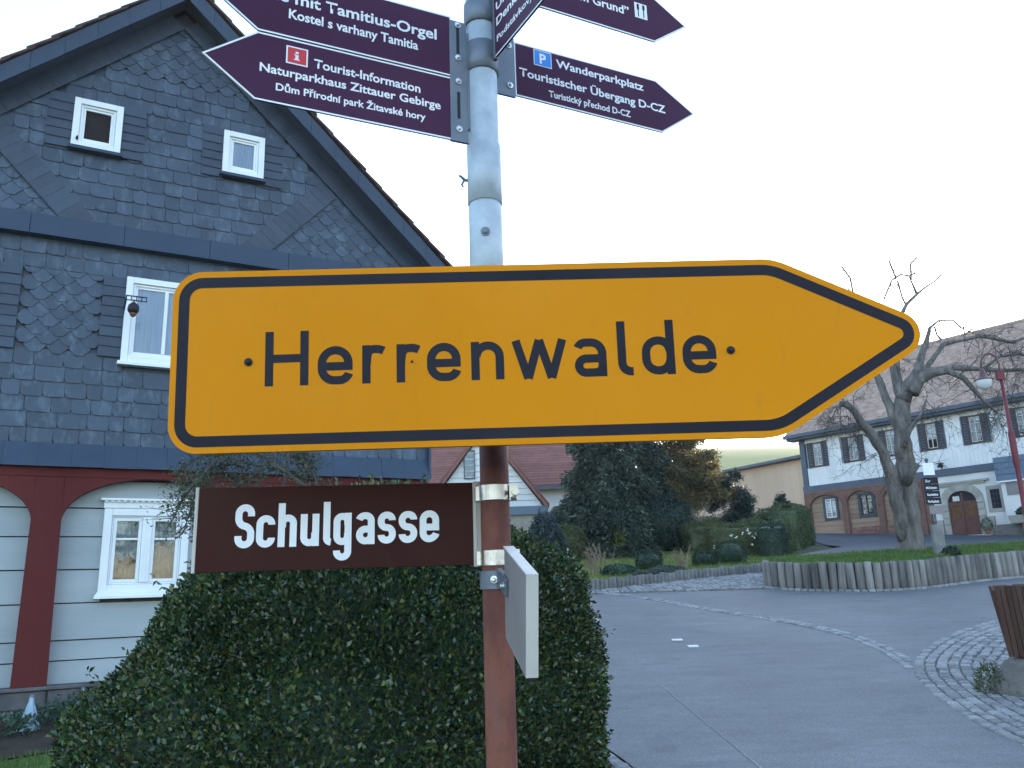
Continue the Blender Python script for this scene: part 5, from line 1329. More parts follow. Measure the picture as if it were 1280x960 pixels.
for i in range(3):
    for j in range(8):
        z0_ = 3.95 + j * .22; segs = [(ARC[i] + .1, ARC[i + 1] - .1)]
        if 4.35 < z0_ + .11 < 5.5: segs = [(ARC[i] + .1, LW[i][0] + .02), (LW[i][1] - .02, ARC[i + 1] - .1)]
        for a_, c_ in segs: b = MB(); b.box(a_, c_, .03 + rr.uniform(-.006, .006), .10, z0_ + .008, min(z0_ + .214, 5.702)); rbld(b, 'plank', 'plank_brown')
    w_ = thing('window', None, None, (0, 0, -RBz)); w_.parent = wh; x0, x1 = LW[i]; z0_, z1_ = 4.42, 5.52
    b = MB(); frame_box(b, x0, x1, z0_, z1_, .11, -.03, .09); b.build('frame', M['shutter'], w_)
    b = MB(); frame_box(b, x0 + .115, x1 - .115, z0_ + .115, z1_ - .115, .03, .0, .05); b.box((x0 + x1) / 2 - .015, (x0 + x1) / 2 + .015, .0, .05, z0_ + .147, z1_ - .147)
    for q in (.33, .55, .75): b.box(x0 + .147, (x0 + x1) / 2 - .017, .005, .05, z0_ + 1.1 * q, z0_ + 1.1 * q + .02); b.box((x0 + x1) / 2 + .017, x1 - .147, .005, .05, z0_ + 1.1 * q, z0_ + 1.1 * q + .02)
    b.build('sash', M['frame_brown' if i else 'white_paint'], w_)
    b = MB(); b.box(x0 + .13, x1 - .13, .052, .056, z0_ + .12, z1_ - .12); b.build('pane', M['glass'], w_)
    b = MB(); b.box(x0 + .11, x1 - .11, .07, .075, z0_ + .1, z1_ - .1, 1); 
    if i == 0: b.box(x0 + .14, x1 - .14, .062, .067, z0_ + .42, z0_ + .82, 0)
    b.build('curtain', [M['lace'], M['dark_interior']], w_)  # dark sheet behind the pane paints an unlit room
# brick base
brk = MB(); brk.box(0, .235, 0, .06, 0, .062); bm_ = brk.mesh('brick', M['brick_red'])
brick_stuff = MB()
for r in range(11):
    x = -5.25 + (.125 if r % 2 else 0)
    while x < -1.10:
        z0_ = 3.18 + r * .075
        if x < -1.12: brick_stuff.box(x, min(x + .235, -1.0), -.06 + rr.uniform(-.004, .004), .03, z0_, z0_ + .062)
        x += .25
o = rbld(brick_stuff, 'brick_base', 'brick_red'); o['kind'] = 'stuff'
b = MB(); b.box(-5.3, -1.0, -.045, .03, 2.5, 4.0); rbld(b, 'brick_mortar', 'mortar')
b = MB(); b.box(RL, -5.3, -.06, .03, 2.5, 3.95); rbld(b, 'base_boarding', 'plank_brown')
b = MB(); b.box(-1.45, -1.28, -.16, .06, 3.3, 5.79); rbld(b, 'downpipe_board', 'timber_brown')
# stone door surround and plastered part
b = MB(); b.box(-1.25, 1.70, -.03, .11, 2.5, 5.80); 
def arch_pts(hw_, zs, zt, n=12, x=0.02): return [(x + hw_ * math.cos(math.pi * k / n), zs + (zt - zs) * math.sin(math.pi * k / n) ** .8) for k in range(n + 1)]
rbld(b, 'plaster_wall', 'render_white')
ou = [(.86, 3.2)] + arch_pts(.84, 4.62, 5.42) + [(-.82, 3.2)]; inn = [(.60, 3.2)] + arch_pts(.58, 4.58, 5.12) + [(-.56, 3.2)]
stones = 13; n = len(ou)
for k in range(n - 1):
    a0, a1, b0, b1 = ou[k], ou[k + 1], inn[k], inn[k + 1]
    subs = 5 if k in (0, n - 2) else 1
    for q in range(subs):
        f0, f1 = q / subs, (q + 1) / subs - .02
        L_ = lambda p, r_, f: (p[0] + (r_[0] - p[0]) * f, p[1] + (r_[1] - p[1]) * f)
        pts = [L_(a0, a1, f0), L_(a0, a1, f1), L_(b0, b1, f1), L_(b0, b1, f0)]
        if sum(pts[j - 1][0] * pts[j][1] - pts[j][0] * pts[j - 1][1] for j in range(4)) < 0: pts = pts[::-1]
        b = MB(); b.prism(pts, -.12 + rr.uniform(-.006, .006), -.03); rbld(b, 'surround_stone', 'sandstone')
for s_ in (-.98, 1.02): b = MB(); b.box(s_ - .13, s_ + .13, -.16, -.03, 3.15, 4.0); rbld(b, 'door_pedestal', 'sandstone')
b = MB(); b.box(-1.2, 1.15, -.17, -.03, 5.44, 5.52); b.box(-1.1, 1.0, -.13, -.03, 5.36, 5.438); rbld(b, 'door_cornice', 'sandstone')
b = MB(); b.box(-1.0, 1.1, -.6, -.16, 2.6, 3.30); rbld(b, 'door_step', 'sandstone')
door = thing('door', None, None, (0, 0, -RBz)); door.parent = wh
b = MB(); b.prism(inn[::1] if sum(inn[j - 1][0] * inn[j][1] - inn[j][0] * inn[j - 1][1] for j in range(len(inn))) > 0 else inn[::-1], -.045, -.035); b.build('recess_shade_sheet', M['dark_interior'], door)  # flat dark sheet paints the shade of the deep doorway
for sgn in (-1, 1):
    x0, x1 = (.03, .57) if sgn > 0 else (-.53, .01)
    b = MB(); b.box(x0, x1, -.075, -.047, 3.3, 3.98); frame_box(b, x0, x1, 3.982, 4.62, .07, -.075, -.047); b.box(x0 + .08, x1 - .08, -.088, -.076, 3.4, 3.88); b.build('door_leaf', M['door_brown'], door)
    b = MB(); b.box(x0 + .07, x1 - .07, -.064, -.058, 4.05, 4.55); b.build('pane', M['glass'], door)
    b = MB(); b.box(x0 + .07, x1 - .07, -.055, -.05, 4.05, 4.55); b.build('blind', M['amber_blind_and_reflection'], door)
b = MB(); b.box(-.54, .58, -.08, -.047, 4.625, 4.69); b.box(-.02, .06, -.078, -.047, 4.692, 5.05); b.build('transom', M['door_brown'], door)
b = MB(); b.box(-.35, -.08, -.062, -.052, 4.72, 4.92); b.build('fanlight', M['lace'], door)
# small barred window
w_ = thing('window', None, None, (0, 0, -RBz)); w_.parent = wh
b = MB(); frame_box(b, .98, 1.62, 4.15, 5.2, .14, -.055, -.03); b.build('frame', M['sandstone'], w_)
b = MB(); b.box(1.125, 1.475, -.04, -.032, 4.295, 5.055); b.build('pane', M['dark_interior'], w_)
b = MB()
for q in (.33, .66): b.box(1.125 + .35 * q - .01, 1.125 + .35 * q + .01, -.052, -.041, 4.295, 5.055)
for q in (.25, .5, .75): b.box(1.125, 1.475, -.064, -.053, 4.295 + .76 * q - .01, 4.295 + .76 * q + .01)
b.build('bars', M['shutter'], w_)
# projecting right part with blue boards
b = MB(); b.box(1.72, 12, -.42, .1, 2.2, 5.28); rbld(b, 'annex_wall', 'render_white')
for k in range(4): b = MB(); b.box(1.62, 12, -.52 - .012 * (k % 2), -.30, 5.30 + k * .235, 5.52 + k * .235); rbld(b, 'blue_board', 'trim_blue')
b = MB(); b.box(1.62, 12, -.50, .1, 5.28, 6.20); b.V = [(x, y + .03 if y < 0 else y, z) for x, y, z in b.V]; rbld(b, 'annex_core', 'trim_grey')
b = MB(); b.box(1.9, 12, -.45, -.421, 4.72, 5.20); rbld(b, 'grey_panel', 'sign_back')
b = MB(); b.box(1.64, 12, -.56, -.42, 5.235, 5.285); rbld(b, 'white_strip', 'white_paint')
w_ = thing('window', None, None, (0, 0, -RBz)); w_.parent = wh
b = MB(); frame_box(b, 2.45, 3.4, 4.1, 4.62, .06, -.45, -.425); b.build('frame', M['trim_blue'], w_)
b = MB(); b.box(2.51, 3.34, -.435, -.428, 4.16, 4.56); b.build('pane', M['dark_interior'], w_)
b = MB(); b.box(1.15, 12, -.46, -.424, 2.4, 3.62); rbld(b, 'stone_base', 'rough_stone')
b = MB(); b.lathe([(.1, 0), (.13, .05), (.06, .14)], 8, c=(-.55, -.25, 6.16)); b.tube([(-.55, -.12, 6.1), (-.55, -.25, 6.24)], .02, 6); b.box(-.68, -.42, -.34, -.16, 6.31, 6.34); rbld(b, 'beam_lamp', 'iron_black')
for k in range(2): b = MB(); b.lathe([(.16, 0), (.16, .03)], 12, c=(0, 0, 0)); o = rbld(b, 'wall_rosette', 'sign_white'); o.location = (-1.66 + .0 * k, -.03, 8.1 - RBz + .0); o.rotation_euler = (math.pi / 2, 0, 0); o.location.z -= k * .0; break

def lwp(s_, y, z): return Vector((RX, RY, 0)) + Vector((math.cos(RA), math.sin(RA), 0)) * s_ + Vector((-math.sin(RA), math.cos(RA), 0)) * y + Vector((0, 0, z))
p = lwp(2.45, -.75, 3.05); tr_ = thing('flower_trough', 'pale stone trough with dark plants on a dark support, right of the brown door', 'planter', p, RA)
b = MB(); b.add([(-.42, -.2, .55), (.42, -.2, .55), (.42, .2, .55), (-.42, .2, .55), (-.5, -.26, .86), (.5, -.26, .86), (.5, .26, .86), (-.5, .26, .86)], [(3, 2, 1, 0), (4, 5, 6, 7), (0, 1, 5, 4), (1, 2, 6, 5), (2, 3, 7, 6), (3, 0, 4, 7)]); b.build('trough', M['sandstone'], tr_, bevel=.02)
b = MB(); b.box(-.05, .40, -.15, .15, 0, .55); b.build('support', M['brick_red'], tr_)
P, N = blob_pts(900, (.1, 0, .95), .30, .18); LV, LF = leaves(P, N, .09, .4, .8); link('plants', npmesh('plants', LV, LF, M['ball_leaf']), tr_)
P, N = blob_pts(300, (0, 0, .22), .2, .25); p = lwp(1.02, -.6, 3.3); pt = thing('potted_plant', 'small green potted plant at the right foot of the brown door', 'plant', p)
LV, LF = leaves(P + np.array([0, 0, .15]), N, .09, .4, .8); link('foliage', npmesh('foliage', LV, LF, M['hedge_leaf']), pt); b = MB(); b.lathe([(.09, 0), (.13, .2)], 10); b.build('pot', M['brick_red'], pt)

# ================================================================== BARN, MIDDLE HOUSES
a0, a1 = Vector((12.6, 54.0)), Vector((17.3, 45.5)); d = (a1 - a0).normalized(); ang = math.atan2(d.y, d.x); Lb = (a1 - a0).length + 5
bn = thing('barn', 'plain beige barn wall with a dark flat eave, behind the hedges', 'barn', (a0.x, a0.y, 4.5), ang)
zt = 8.55
b = MB(); b.box(-2.0, Lb, .05, 8, -1, zt - 4.5); b.build('wall', M['barn_board'], bn)
b = MB(); x = -2.0; rr = random.Random(4)
while x < Lb:
    w_ = rr.uniform(.28, .5); b.box(x + .003, min(x + w_, Lb) - .003, rr.uniform(-.006, .002), .06, -1, zt - 4.52); x += w_
o = b.build('wall_boards', M['barn_board'], bn); o['kind'] = 'stuff'
b = MB(); b.add([(-2.6, -.5, zt - 4.5), (Lb, -.5, zt - 4.5), (Lb, 4.5, zt - 2.9), (-2.6, 4.5, zt - 2.9), (-2.6, -.5, zt - 4.35), (Lb, -.5, zt - 4.35), (Lb, 4.5, zt - 2.75), (-2.6, 4.5, zt - 2.75)], [(3, 2, 1, 0), (4, 5, 6, 7), (0, 1, 5, 4), (1, 2, 6, 5), (2, 3, 7, 6), (3, 0, 4, 7)])
for v in range(len(b.V)): 
    x_, y_, z_ = b.V[v]; b.V[v] = (x_, y_, min(z_, zt - 4.5 + .0 + (.15 if z_ > zt - 4.45 else 0) + max(0, y_) * .02))
b.build('roof', M['trim_grey'], bn)
b = MB()
for _ in range(60):
    x = rr.uniform(2.6, 6.2); z = rr.randrange(8) * .085 + .6; b.box(x, x + .25, -.03, -.016, z, z + .065)
o = b.build('exposed_bricks', M['brick_red'], bn); o['kind'] = 'stuff'
# blue-roofed house beyond
p = at(878, 600, 72); bh = thing('far_house', 'distant house with a blue-grey hipped roof beyond the sunlit-gold conifer', 'house', (p.x, p.y, zg(p.x, p.y)), .2)
zb = at(878, 592, 72).z - bh.location.z; zt2 = at(878, 560, 72).z - bh.location.z
b = MB(); b.box(-3.5, 1.9, 0, 6, -.5, zb); b.build('wall', M['cladding_white'], bh)
b = MB(); b.add([(-4, -.3, zb), (2.3, -.3, zb), (2.3, 6.3, zb), (-4, 6.3, zb), (-2.4, 3, zt2), (.2, 3, zt2)], [(3, 2, 1, 0), (0, 1, 5, 4), (1, 2, 5), (2, 3, 4, 5), (3, 0, 4)]); b.build('roof', M['roof_blue'], bh)
# red-roofed house with the white gable behind the pole
YM = 38.0
p0 = at(607, 660, YM); rh = thing('red_roof_house', 'house with red tiled roof and a pale boarded front gable, seen directly behind the signpost', 'house', (p0.x, YM, zg(p0.x, YM)))
gz = rh.location.z; X_ = lambda px: at(px, 600, YM).x - p0.x; Z_ = lambda py, y=YM: at(607, py, y).z - gz
hwg = X_(680); zlo = Z_(633); ze = Z_(535)
b = MB(); b.prism([(-hwg + .2, Z_(642)), (hwg - .2, Z_(642)), (hwg - .2, zlo + .1), (0, ze - .15), (-hwg + .2, zlo + .1)], .12, 5); b.build('gable_wall', M['cladding_white'], rh)
n = 13
for k in range(n):                                # overlapping boards
    z0_ = zlo - .05 + (ze - zlo) * k / n; z1_ = z0_ + (ze - zlo) / n; wa = hwg * (1 - (k + .0) / n) - .12; wb = hwg * (1 - (k + 1.0) / n) - .12
    if wb < .02: break
    b = MB(); b.add([(-wa, .06, z0_), (wa, .06, z0_), (wb, .1, z1_ - .01), (-wb, .1, z1_ - .01), (-wa, .12, z0_), (wa, .12, z0_)], [(0, 1, 2, 3), (4, 5, 1, 0)]); b.build('board', M['cladding_white'], rh)
for sgn in (-1, 1):
    q = [(0, ze + .1), (sgn * (hwg + .12), zlo - .02), (sgn * (hwg + .12), zlo - .22), (0, ze - .1)]
    if sgn > 0: q = q[::-1]
    b = MB(); b.prism(q, -.25, .11); b.build('bargeboard', M['roof_red'], rh)
    q = [(0, ze + .16), (sgn * (hwg + .2), zlo + .03), (sgn * (hwg + .2), zlo - .06), (0, ze + .07)]
    if sgn > 0: q = q[::-1]
    b = MB(); b.prism(q, -.28, 6.0); b.build('gable_roof', M['roof_red'], rh)
b = MB(); b.box(-hwg - .1, hwg + .1, -.16, .2, Z_(645), zlo - .06); b.build('band', M['trim_blue'], rh)
b = MB(); b.box(-hwg + .1, hwg - .1, .0, 5, -.5, Z_(645) - .003); b.build('wall', M['sandstone'], rh)
w_ = thing('window', None, None, (0, 0, 0)); w_.parent = rh
b = MB(); frame_box(b, X_(580), X_(594), Z_(598), Z_(562), .05, -.0, .09); b.build('frame', M['trim_grey'], w_)
b = MB(); b.box(X_(580) + .05, X_(594) - .05, .03, .06, Z_(598) + .05, Z_(562) - .05); b.build('pane', M['glass'], w_)
b = MB(); b.box(X_(580) + .05, X_(594) - .05, .065, .07, Z_(598) + .05, Z_(562) - .05); b.build('curtain', M['dark_interior'], w_)  # no cloth: dark sheet painting the unlit room behind the glass
YB = 41.0; ze1 = Z_(606, YB); xr = at(735, 600, YB).x - p0.x; xl = at(500, 600, YB).x - p0.x
b = MB(); b.box(xl + .3, xr - .3, 3.4, 10, -.5, ze1); b.build('main_wall', M['cladding_white'], rh)
zr = Z_(520, 45.5)
b = MB(); b.add([(xl, 2.9, ze1 - .1), (xr, 2.9, ze1 - .1), (xr, 7.0, zr), (xl, 7.0, zr), (xl, 2.9, ze1 - .28), (xr, 2.9, ze1 - .28), (xr, 11.2, ze1 - .1), (xl, 11.2, ze1 - .1)], [(0, 1, 2, 3), (4, 5, 1, 0), (3, 2, 6, 7), (0, 3, 7, 4), (1, 5, 6, 2), (7, 6, 5, 4)]); b.build('main_roof', M['roof_red'], rh)
b = MB(); n = 30
for k in range(n):
    t0, t1 = k / n, (k + 1) / n; y0, y1 = 2.9 + 4.1 * t0 - .02, 2.9 + 4.1 * t1; z0_, z1_ = ze1 - .1 + (zr - ze1 + .1) * t0, ze1 - .1 + (zr - ze1 + .1) * t1
    b.add([(xl, y0, z0_ + .045), (xr, y0, z0_ + .045), (xr, y1, z1_ + .008), (xl, y1, z1_ + .008), (xl, y0, z0_ - .01), (xr, y0, z0_ - .01)], [(0, 1, 2, 3), (4, 5, 1, 0)])
b.build('tile_courses', M['roof_red'], rh)
b = MB(); b.box(xl, xr, 2.75, 2.9, ze1 - .34, ze1 - .16); b.build('gutter', M['trim_grey'], rh)

# ================================================================== BARE TREE
TY = 18.6
tb = at(1142, 690, TY); tree = thing('bare_tree', 'big leafless pollarded tree with forked trunk on the grass verge', 'tree', (tb.x, tb.y, zverge(tb.x, tb.y)))
tv = Vector(tree.location); rr = random.Random(21)
trunk = MB(); limbs = MB(); tw = MB()
PXR = TY / F_PX * 1.0
def tp(px, py, dy=0): return at(px, py, TY + dy) - tv
def path(mb, pts, n=8, jit=.0, cap=True):
    P = [tp(x, y, dy) for x, y, r, dy in pts]; R = [max(r, 1.25) * PXR for x, y, r, dy in pts]
    # subdivide with slight knobbliness
    Q = []; S = []
    for i in range(len(P) - 1):
        m_ = max(1, int((P[i + 1] - P[i]).length / .18))
        for k in range(m_):
            t = k / m_; q = P[i].lerp(P[i + 1], t); rad = R[i] * (1 - t) + R[i + 1] * t
            Q.append(q + Vector((rr.gauss(0, 1), rr.gauss(0, 1), 0)) * min(rad * .12, .02)); S.append(rad * rr.uniform(.93, 1.1))
    Q.append(P[-1]); S.append(R[-1]); mb.tube([tuple(q) for q in Q], S, n, cap=cap); return Q
path(trunk, [(1141, 700, 19, 0), (1140, 688, 16, 0), (1138, 670, 13.5, 0), (1136, 640, 12.2, 0), (1134, 605, 11.5, 0), (1131, 575, 11, 0), (1128, 545, 9.6, 0), (1127, 515, 9, 0), (1129, 490, 8.5, 0)], 16)
trunk.build('trunk', M['bark'], tree, smooth=True)
ends = []
L_ = [[(1132, 675, 8, -.05), (1124, 640, 8.5, -.12), (1119, 612, 8.5, -.15), (1112, 588, 7.5, -.15), (1103, 565, 6, -.2), (1090, 545, 5.5, -.3), (1076, 527, 5, -.4), (1068, 514, 4.6, -.45), (1058, 506, 4.2, -.5), (1050, 505, 3.8, -.5)],
      [(1127, 540, 7, .1), (1116, 520, 6, .1), (1108, 498, 5, .2), (1100, 480, 4.5, .3), (1094, 462, 3.6, .4), (1098, 440, 3, .4), (1085, 410, 2.2, .5), (1068, 375, 1.5, .5), (1063, 348, 1.0, .5), (1052, 333, .6, .5)],
      [(1128, 500, 8, 0), (1122, 478, 6.5, .1), (1119, 455, 5.5, .1), (1120, 425, 4.5, .1), (1126, 395, 3.2, .1), (1133, 380, 2.4, .1), (1146, 368, 1.9, .1)],
      [(1130, 500, 10, 0), (1138, 480, 8, -.1), (1148, 462, 6, -.1), (1154, 440, 4, -.1), (1158, 425, 3, -.1), (1162, 410, 2, -.1), (1173, 401, 1.4, -.1), (1192, 401, 1.2, -.1), (1202, 410, .9, -.1)],
      [(1138, 492, 8, -.2), (1150, 474, 7.5, -.3), (1165, 465, 6.5, -.4), (1185, 464, 4.5, -.5), (1203, 472, 3.6, -.6), (1217, 486, 3, -.6), (1230, 500, 2.4, -.6), (1245, 515, 1.4, -.6)],
      [(1160, 466, 5, .1), (1190, 459, 4, .3), (1220, 461, 3, .4), (1250, 463, 2.6, .5), (1290, 462, 2.2, .6), (1330, 470, 1.2, .6)],
      [(1150, 470, 4, .2), (1180, 430, 3, .8), (1225, 420, 2.4, 1.0), (1265, 428, 2, 1.2), (1300, 415, 1.6, 1.2)],
      [(1230, 461, 2.4, .4), (1250, 445, 2, .4), (1275, 442, 1.6, .4), (1300, 455, 1.2, .4)],
      [(1146, 368, 1.9, .1), (1139, 352, 1.3, .1), (1136, 345, 1, .1), (1145, 341, .7, .1)], [(1136, 345, 1, .1), (1126, 343, 1, .1), (1115, 350, .9, .1), (1105, 374, .8, .1)], [(1120, 349, 1, .1), (1114, 333, .8, .1), (1111, 325, .6, .1)],
      [(1146, 368, 1.6, .1), (1158, 358, 1.2, .1), (1168, 352, 1.0, .1), (1177, 343, .7, .1)], [(1122, 351, 1.0, .1), (1128, 372, 1.0, .1), (1132, 381, 1.4, .1)], [(1139, 350, 1.0, .1), (1138, 330, .8, .1), (1147, 321, .5, .1)],
      [(1204, 408, .9, -.1), (1206, 418, .7, -.1), (1216, 411, .5, -.1)], [(1168, 408, 1.2, -.1), (1171, 418, .8, -.1), (1177, 425, .5, -.1)],
      [(1129, 560, 4, -.3), (1135, 540, 3, -.4), (1150, 520, 2, -.5), (1158, 500, 1.4, -.5)],
      [(1131, 605, 7, -.1), (1140, 590, 4.5, -.3), (1147, 580, 3.5, -.35)]]
paths = []
for i, l in enumerate(L_): paths.append(path(limbs, l, 10 if l[0][2] > 4 else 6))
limbs.build('limbs', M['bark'], tree, smooth=True)
def twig(p, d, L, rad, lev):
    d = d.normalized(); pts = [p]; q = p
    for k in range(4): d = (d + Vector((rr.gauss(0, .25), rr.gauss(0, .25), rr.gauss(-.08, .2)))).normalized(); q = q + d * L / 4; pts.append(q)
    tw.tube([tuple(x) for x in pts], [rad * (1 - .2 * k) for k in range(5)], 3, cap=False)
    if lev:
        for _ in range(rr.choice((2, 3, 3))): twig(pts[rr.randrange(1, 5)], d + Vector((rr.gauss(0, .9), rr.gauss(0, .7), rr.gauss(0, .8))), L * rr.uniform(.45, .75), rad * .62, lev - 1)
for i, Q in enumerate(paths):
    if i in (0, 4, 5, 6, 7): cnt = 20
    elif i in (1, 2, 3, 16): cnt = 10
    elif i == 17: cnt = 4
    else: cnt = 1
    for _ in range(cnt):
        p = Q[rr.randrange(len(Q) // 3, len(Q))]
        down = rr.random() < .55
        twig(p, Vector((rr.gauss(0, .8), rr.gauss(0, .6), rr.uniform(-1, -.2) if down else rr.uniform(.1, .8))), rr.uniform(.35, 1.0) if i > 4 or i == 0 or i == 4 else rr.uniform(.2, .6), .011, 3 if cnt > 5 else 1)
for px, py in ((1060, 520), (1070, 530), (1050, 508), (1046, 510)):
    for _ in range(5): twig(tp(px, py, -.4), Vector((rr.uniform(-1, .1), rr.gauss(0, .4), rr.uniform(-1, .1))), rr.uniform(.4, .9), .011, 3)
for px, py in ((1232, 520), (1255, 500), (1270, 480), (1240, 510), (1275, 540)):
    for _ in range(6): twig(tp(px, py, .3), Vector((rr.gauss(0, .7), rr.gauss(0, .4), rr.uniform(-1, -.1))), rr.uniform(.4, 1.0), .010, 3)
o = tw.build('twigs', M['twig'], tree)

# ================================================================== STREET LAMP
LY = 16.8
lb = at(1291, 690, LY); zb = zverge(lb.x, LY)
sl_ = thing('street_lamp', 'red street lamp with a curved arm and a hanging white bell-shaped head', 'street lamp', (lb.x, LY, zb))
Lp = lambda px, py: at(px, py, LY) - Vector((lb.x, LY, zb))
b = MB(); top = Lp(1264, 470); b.lathe([(.07, 0), (.07, .5), (.05, .55), (.045, Lp(1278, 585).z), (.064, Lp(1277, 578).z), (.064, Lp(1274, 543).z), (.04, Lp(1273, 536).z), (.034, top.z)], 12); ax = 0
b.build('post', M['lamp_red'], sl_, smooth=True)
b = MB(); tx_ = 0; off = Vector((-top.x, 0, 0)); b.box(-.08, .06, -.05, .05, top.z - .08, top.z + .12)
b.build('collar', M['lamp_red'], sl_)
c = [Lp(1262, 468), Lp(1260, 455), Lp(1253, 445), Lp(1243, 441.5), Lp(1234, 444), Lp(1228, 452), Lp(1227, 462)]
b = MB(); b.tube([tuple(p + off * (1 - i / 6)) for i, p in enumerate(c)], .024, 8); b.build('arm', M['lamp_brown'], sl_, smooth=True)
h = Lp(1227, 461)
b = MB(); b.lathe([(.02, .03), (.035, 0), (.045, -.06), (.085, -.17), (.15, -.225), (.19, -.245), (.165, -.25)], 20, c=(h.x, h.y, h.z)); b.build('lamp_head', M['lamp_brown'], sl_, smooth=True)
b = MB(); b.lathe([(.158, -.249), (.158, -.29), (.13, -.38), (.065, -.44), (.02, -.455)], 20, c=(h.x, h.y, h.z)); b.build('globe', M['lamp_globe'], sl_, smooth=True)

# ================================================================== INFORMATION POST
IY = 16.9
ib = at(1176, 692, IY); zi = zverge(ib.x, IY)
ip = thing('information_post', 'small post with stacked black signs and a white notice on a grey stone block', 'sign', (ib.x, IY, zi), R_(-4))
Ip = lambda px, py: at(px, py, IY) - Vector((ib.x, IY, zi))
b = MB(); hs = Ip(1172, 656).z; b.add([(-.11, -.08, -.1), (.11, -.08, -.1), (.11, .08, -.1), (-.11, .08, -.1), (-.115, -.06, hs), (.105, -.06, hs + .02), (.105, .06, hs + .02), (-.115, .06, hs)], [(3, 2, 1, 0), (4, 5, 6, 7), (0, 1, 5, 4), (1, 2, 6, 5), (2, 3, 7, 6), (3, 0, 4, 7)]); b.build('stone_block', M['concrete'], ip, bevel=.02)
ztp = Ip(1164, 577).z
b = MB(); b.tube([(0, 0, hs - .02), (0, 0, ztp)], .022, 8); b.lathe([(.02, 0), (.045, .03), (.02, .07)], 8, c=(0, 0, ztp)); b.build('post', M['trim_grey'], ip)
zz = [Ip(1168, v).z for v in (597, 609, 620, 631, 635, 643)]
TXT = ['Zu den', 'Museum', 'Kirche', 'Gasthof']
hgt = (zz[0] - zz[3]) / 4
for k in range(4):
    t_ = zz[0] - k * hgt; b = MB(); b.box(-.14, .15, -.045, -.025, t_ - hgt + .008, t_); b.build('board', M['print_black'], ip)
    textmesh(ip, ['Zur', 'Mühlstein', 'Gaststätte', 'Parkplatz'][k], -.11, .11 if k else .0, t_ - hgt * .68, hgt * .36, M['print_white'], y=-.047)
b = MB(); b.box(-.10, .16, -.045, -.025, zz[5], zz[3] - .02); b.build('board', M['sign_back'], ip)
b = MB(); b.box(-.11, .11, -.047, -.030, Ip(1165, 594).z, Ip(1165, 579).z); b.build('notice', M['print_white'], ip)
q = at(1189, 690, 16.8); ball_bush('grass_tuft', 'small dark tuft of weeds at the right foot of the stone block on the verge', q.x, q.y, .14, .18, M['ball_leaf'], 300, ls=.07, cat='plant').location.z = zverge(q.x, q.y) + .02

# ================================================================== PLANTER OF SLATS ON A STONE BASE
K1 = at(1240, 862, 7.75); kx, ky = 4.30, 7.75; zb = zg(kx, ky)
pl_ = thing('slatted_planter', 'dark brown tapered slatted wooden planter on a rough stone base at the right edge', 'planter', (kx, ky, zb), R_(-48))
zt_, zl_ = at(1232, 733, 7.8).z - zb, at(1247, 820, 7.8).z - zb
Lx, Ly = 1.3, 1.1
def slat(n_, x0, y0, dx, dy, ox, oy):
    for k in range(n_):
        t = (k + .5) / n_; b = MB(); w_ = .019
        cx0, cy0 = x0 + dx * t, y0 + dy * t; l = math.hypot(dx, dy); ux, uy = dx / l, dy / l; tz = zt_ + random.uniform(-.008, .008)
        v = []
        for z_, o_ in ((zl_, 0), (tz, .075)):
            for th in (0, -.02):
                for s_ in (-1, 1): v.append((cx0 + ux * w_ * s_ + ox * (o_ + th), cy0 + uy * w_ * s_ + oy * (o_ + th), z_))
        b.add(v, [(0, 1, 5, 4), (3, 2, 6, 7), (1, 3, 7, 5), (2, 0, 4, 6), (4, 5, 7, 6), (0, 2, 3, 1)]); b.build('slat', M['planter_wood'], pl_)
slat(30, .07, 0, Lx, 0, 0, -1); slat(25, .07, 0, 0, Ly, -1, 0)
slat(30, .07, Ly, Lx, 0, 0, 1); slat(25, .07 + Lx, 0, 0, Ly, 1, 0)
b = MB(); b.add([(.09, .02, zl_), (Lx + .05, .02, zl_), (Lx + .05, Ly - .02, zl_), (.09, Ly - .02, zl_), (.03, -.04, zt_ - .04), (Lx + .11, -.04, zt_ - .04), (Lx + .11, Ly + .04, zt_ - .04), (.03, Ly + .04, zt_ - .04)], [(0, 1, 5, 4), (1, 2, 6, 5), (2, 3, 7, 6), (3, 0, 4, 7)]); b.build('inner_box', M['planter_wood'], pl_)
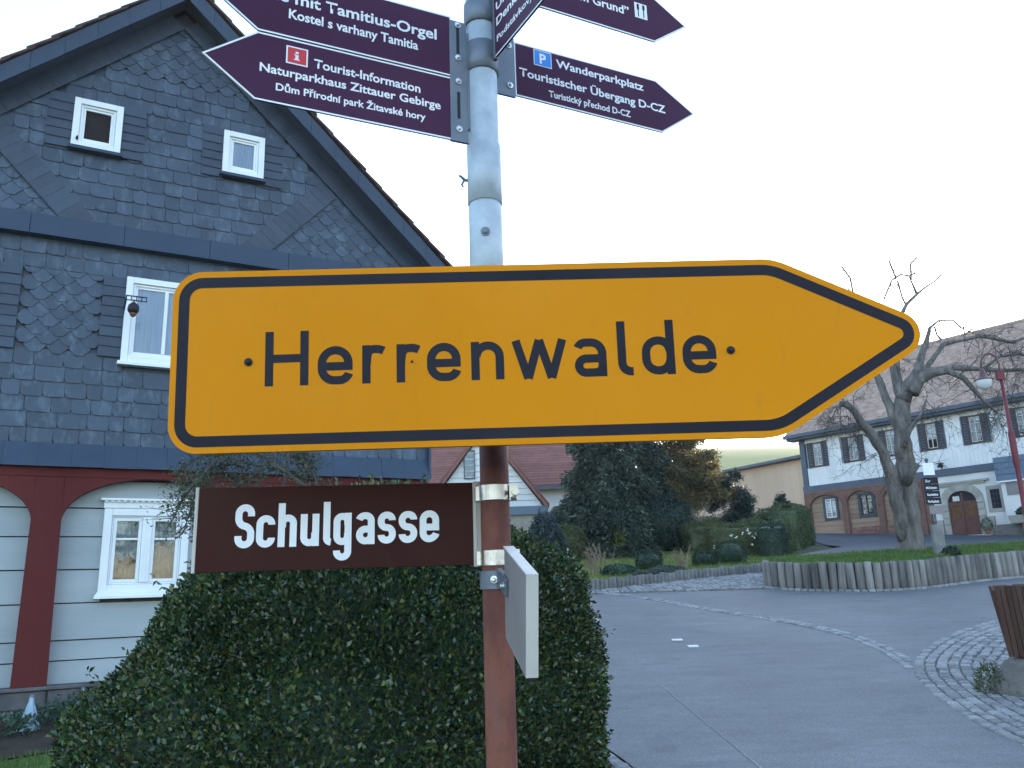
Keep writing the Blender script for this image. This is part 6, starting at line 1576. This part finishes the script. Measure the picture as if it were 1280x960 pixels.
b = MB(); b.box(.05, Lx + .09, -.02, Ly + .02, zt_ - .16, zt_ - .12); b.build('soil', M['soil'], pl_)
P = np.array([(random.uniform(.08, Lx), random.uniform(.0, Ly), zt_ - .12 + random.uniform(0, .05)) for _ in range(900)]); LV, LF = leaves(P, np.tile([0, 0, .5], (len(P), 1)), .05, .35, 1.0); link('dry_plants', npmesh('dry_plants', LV, LF, M['twig_pale']), pl_)
# irregular stone base
me = bpy.data.meshes.new('stone_base'); bm = bmesh.new(); bmesh.ops.create_cube(bm, size=1)
bmesh.ops.subdivide_edges(bm, edges=bm.edges[:], cuts=7, use_grid_fill=True)
rs = random.Random(8)
for v in bm.verts:
    x, y, z = v.co; f = 1 - .16 * max(0, (z + .5)) ** 2; n_ = math.sin(x * 9 + z * 7) * .02 + math.sin(y * 11 - z * 5) * .02 + rs.uniform(-.012, .012)
    v.co = Vector((.68 + x * (1.56 + n_) * f, .5 + y * (1.25 + n_) * f, (z + .5) * (zl_ + .12) - .12 + (n_ if z > .49 else 0)))
bm.to_mesh(me); bm.free(); me.materials.append(M['rough_stone']); me.polygons.foreach_set('use_smooth', [True] * len(me.polygons)); link('stone_base', me, pl_)
q = (kx - .12, ky + .02); P, N = blob_pts(500, (q[0], q[1], zg(*q) + .08), .12, .15); LV, LF = leaves(P, N, .05, .3, .8); o = link('weed_tuft', npmesh('weed_tuft', LV, LF, M['hedge_leaf'])); tag(o, 'tuft of green weeds growing at the left foot of the slatted planter', 'weeds')

# ================================================================== HAZE
b = MB(); b.box(-1600, 1600, -700, 1100, -3.5, 142)
hm = bpy.data.materials.new('haze'); hm.use_nodes = True; ht = hm.node_tree; ht.nodes.clear()
pv = ht.nodes.new('ShaderNodeVolumePrincipled'); pv.inputs['Density'].default_value = 0.0006; pv.inputs['Color'].default_value = (0.92, 0.94, 1.0, 1); pv.inputs['Anisotropy'].default_value = 0.2
ho = ht.nodes.new('ShaderNodeOutputMaterial'); ht.links.new(pv.outputs[0], ho.inputs['Volume'])
o = b.build('haze', hm); o['kind'] = 'stuff'
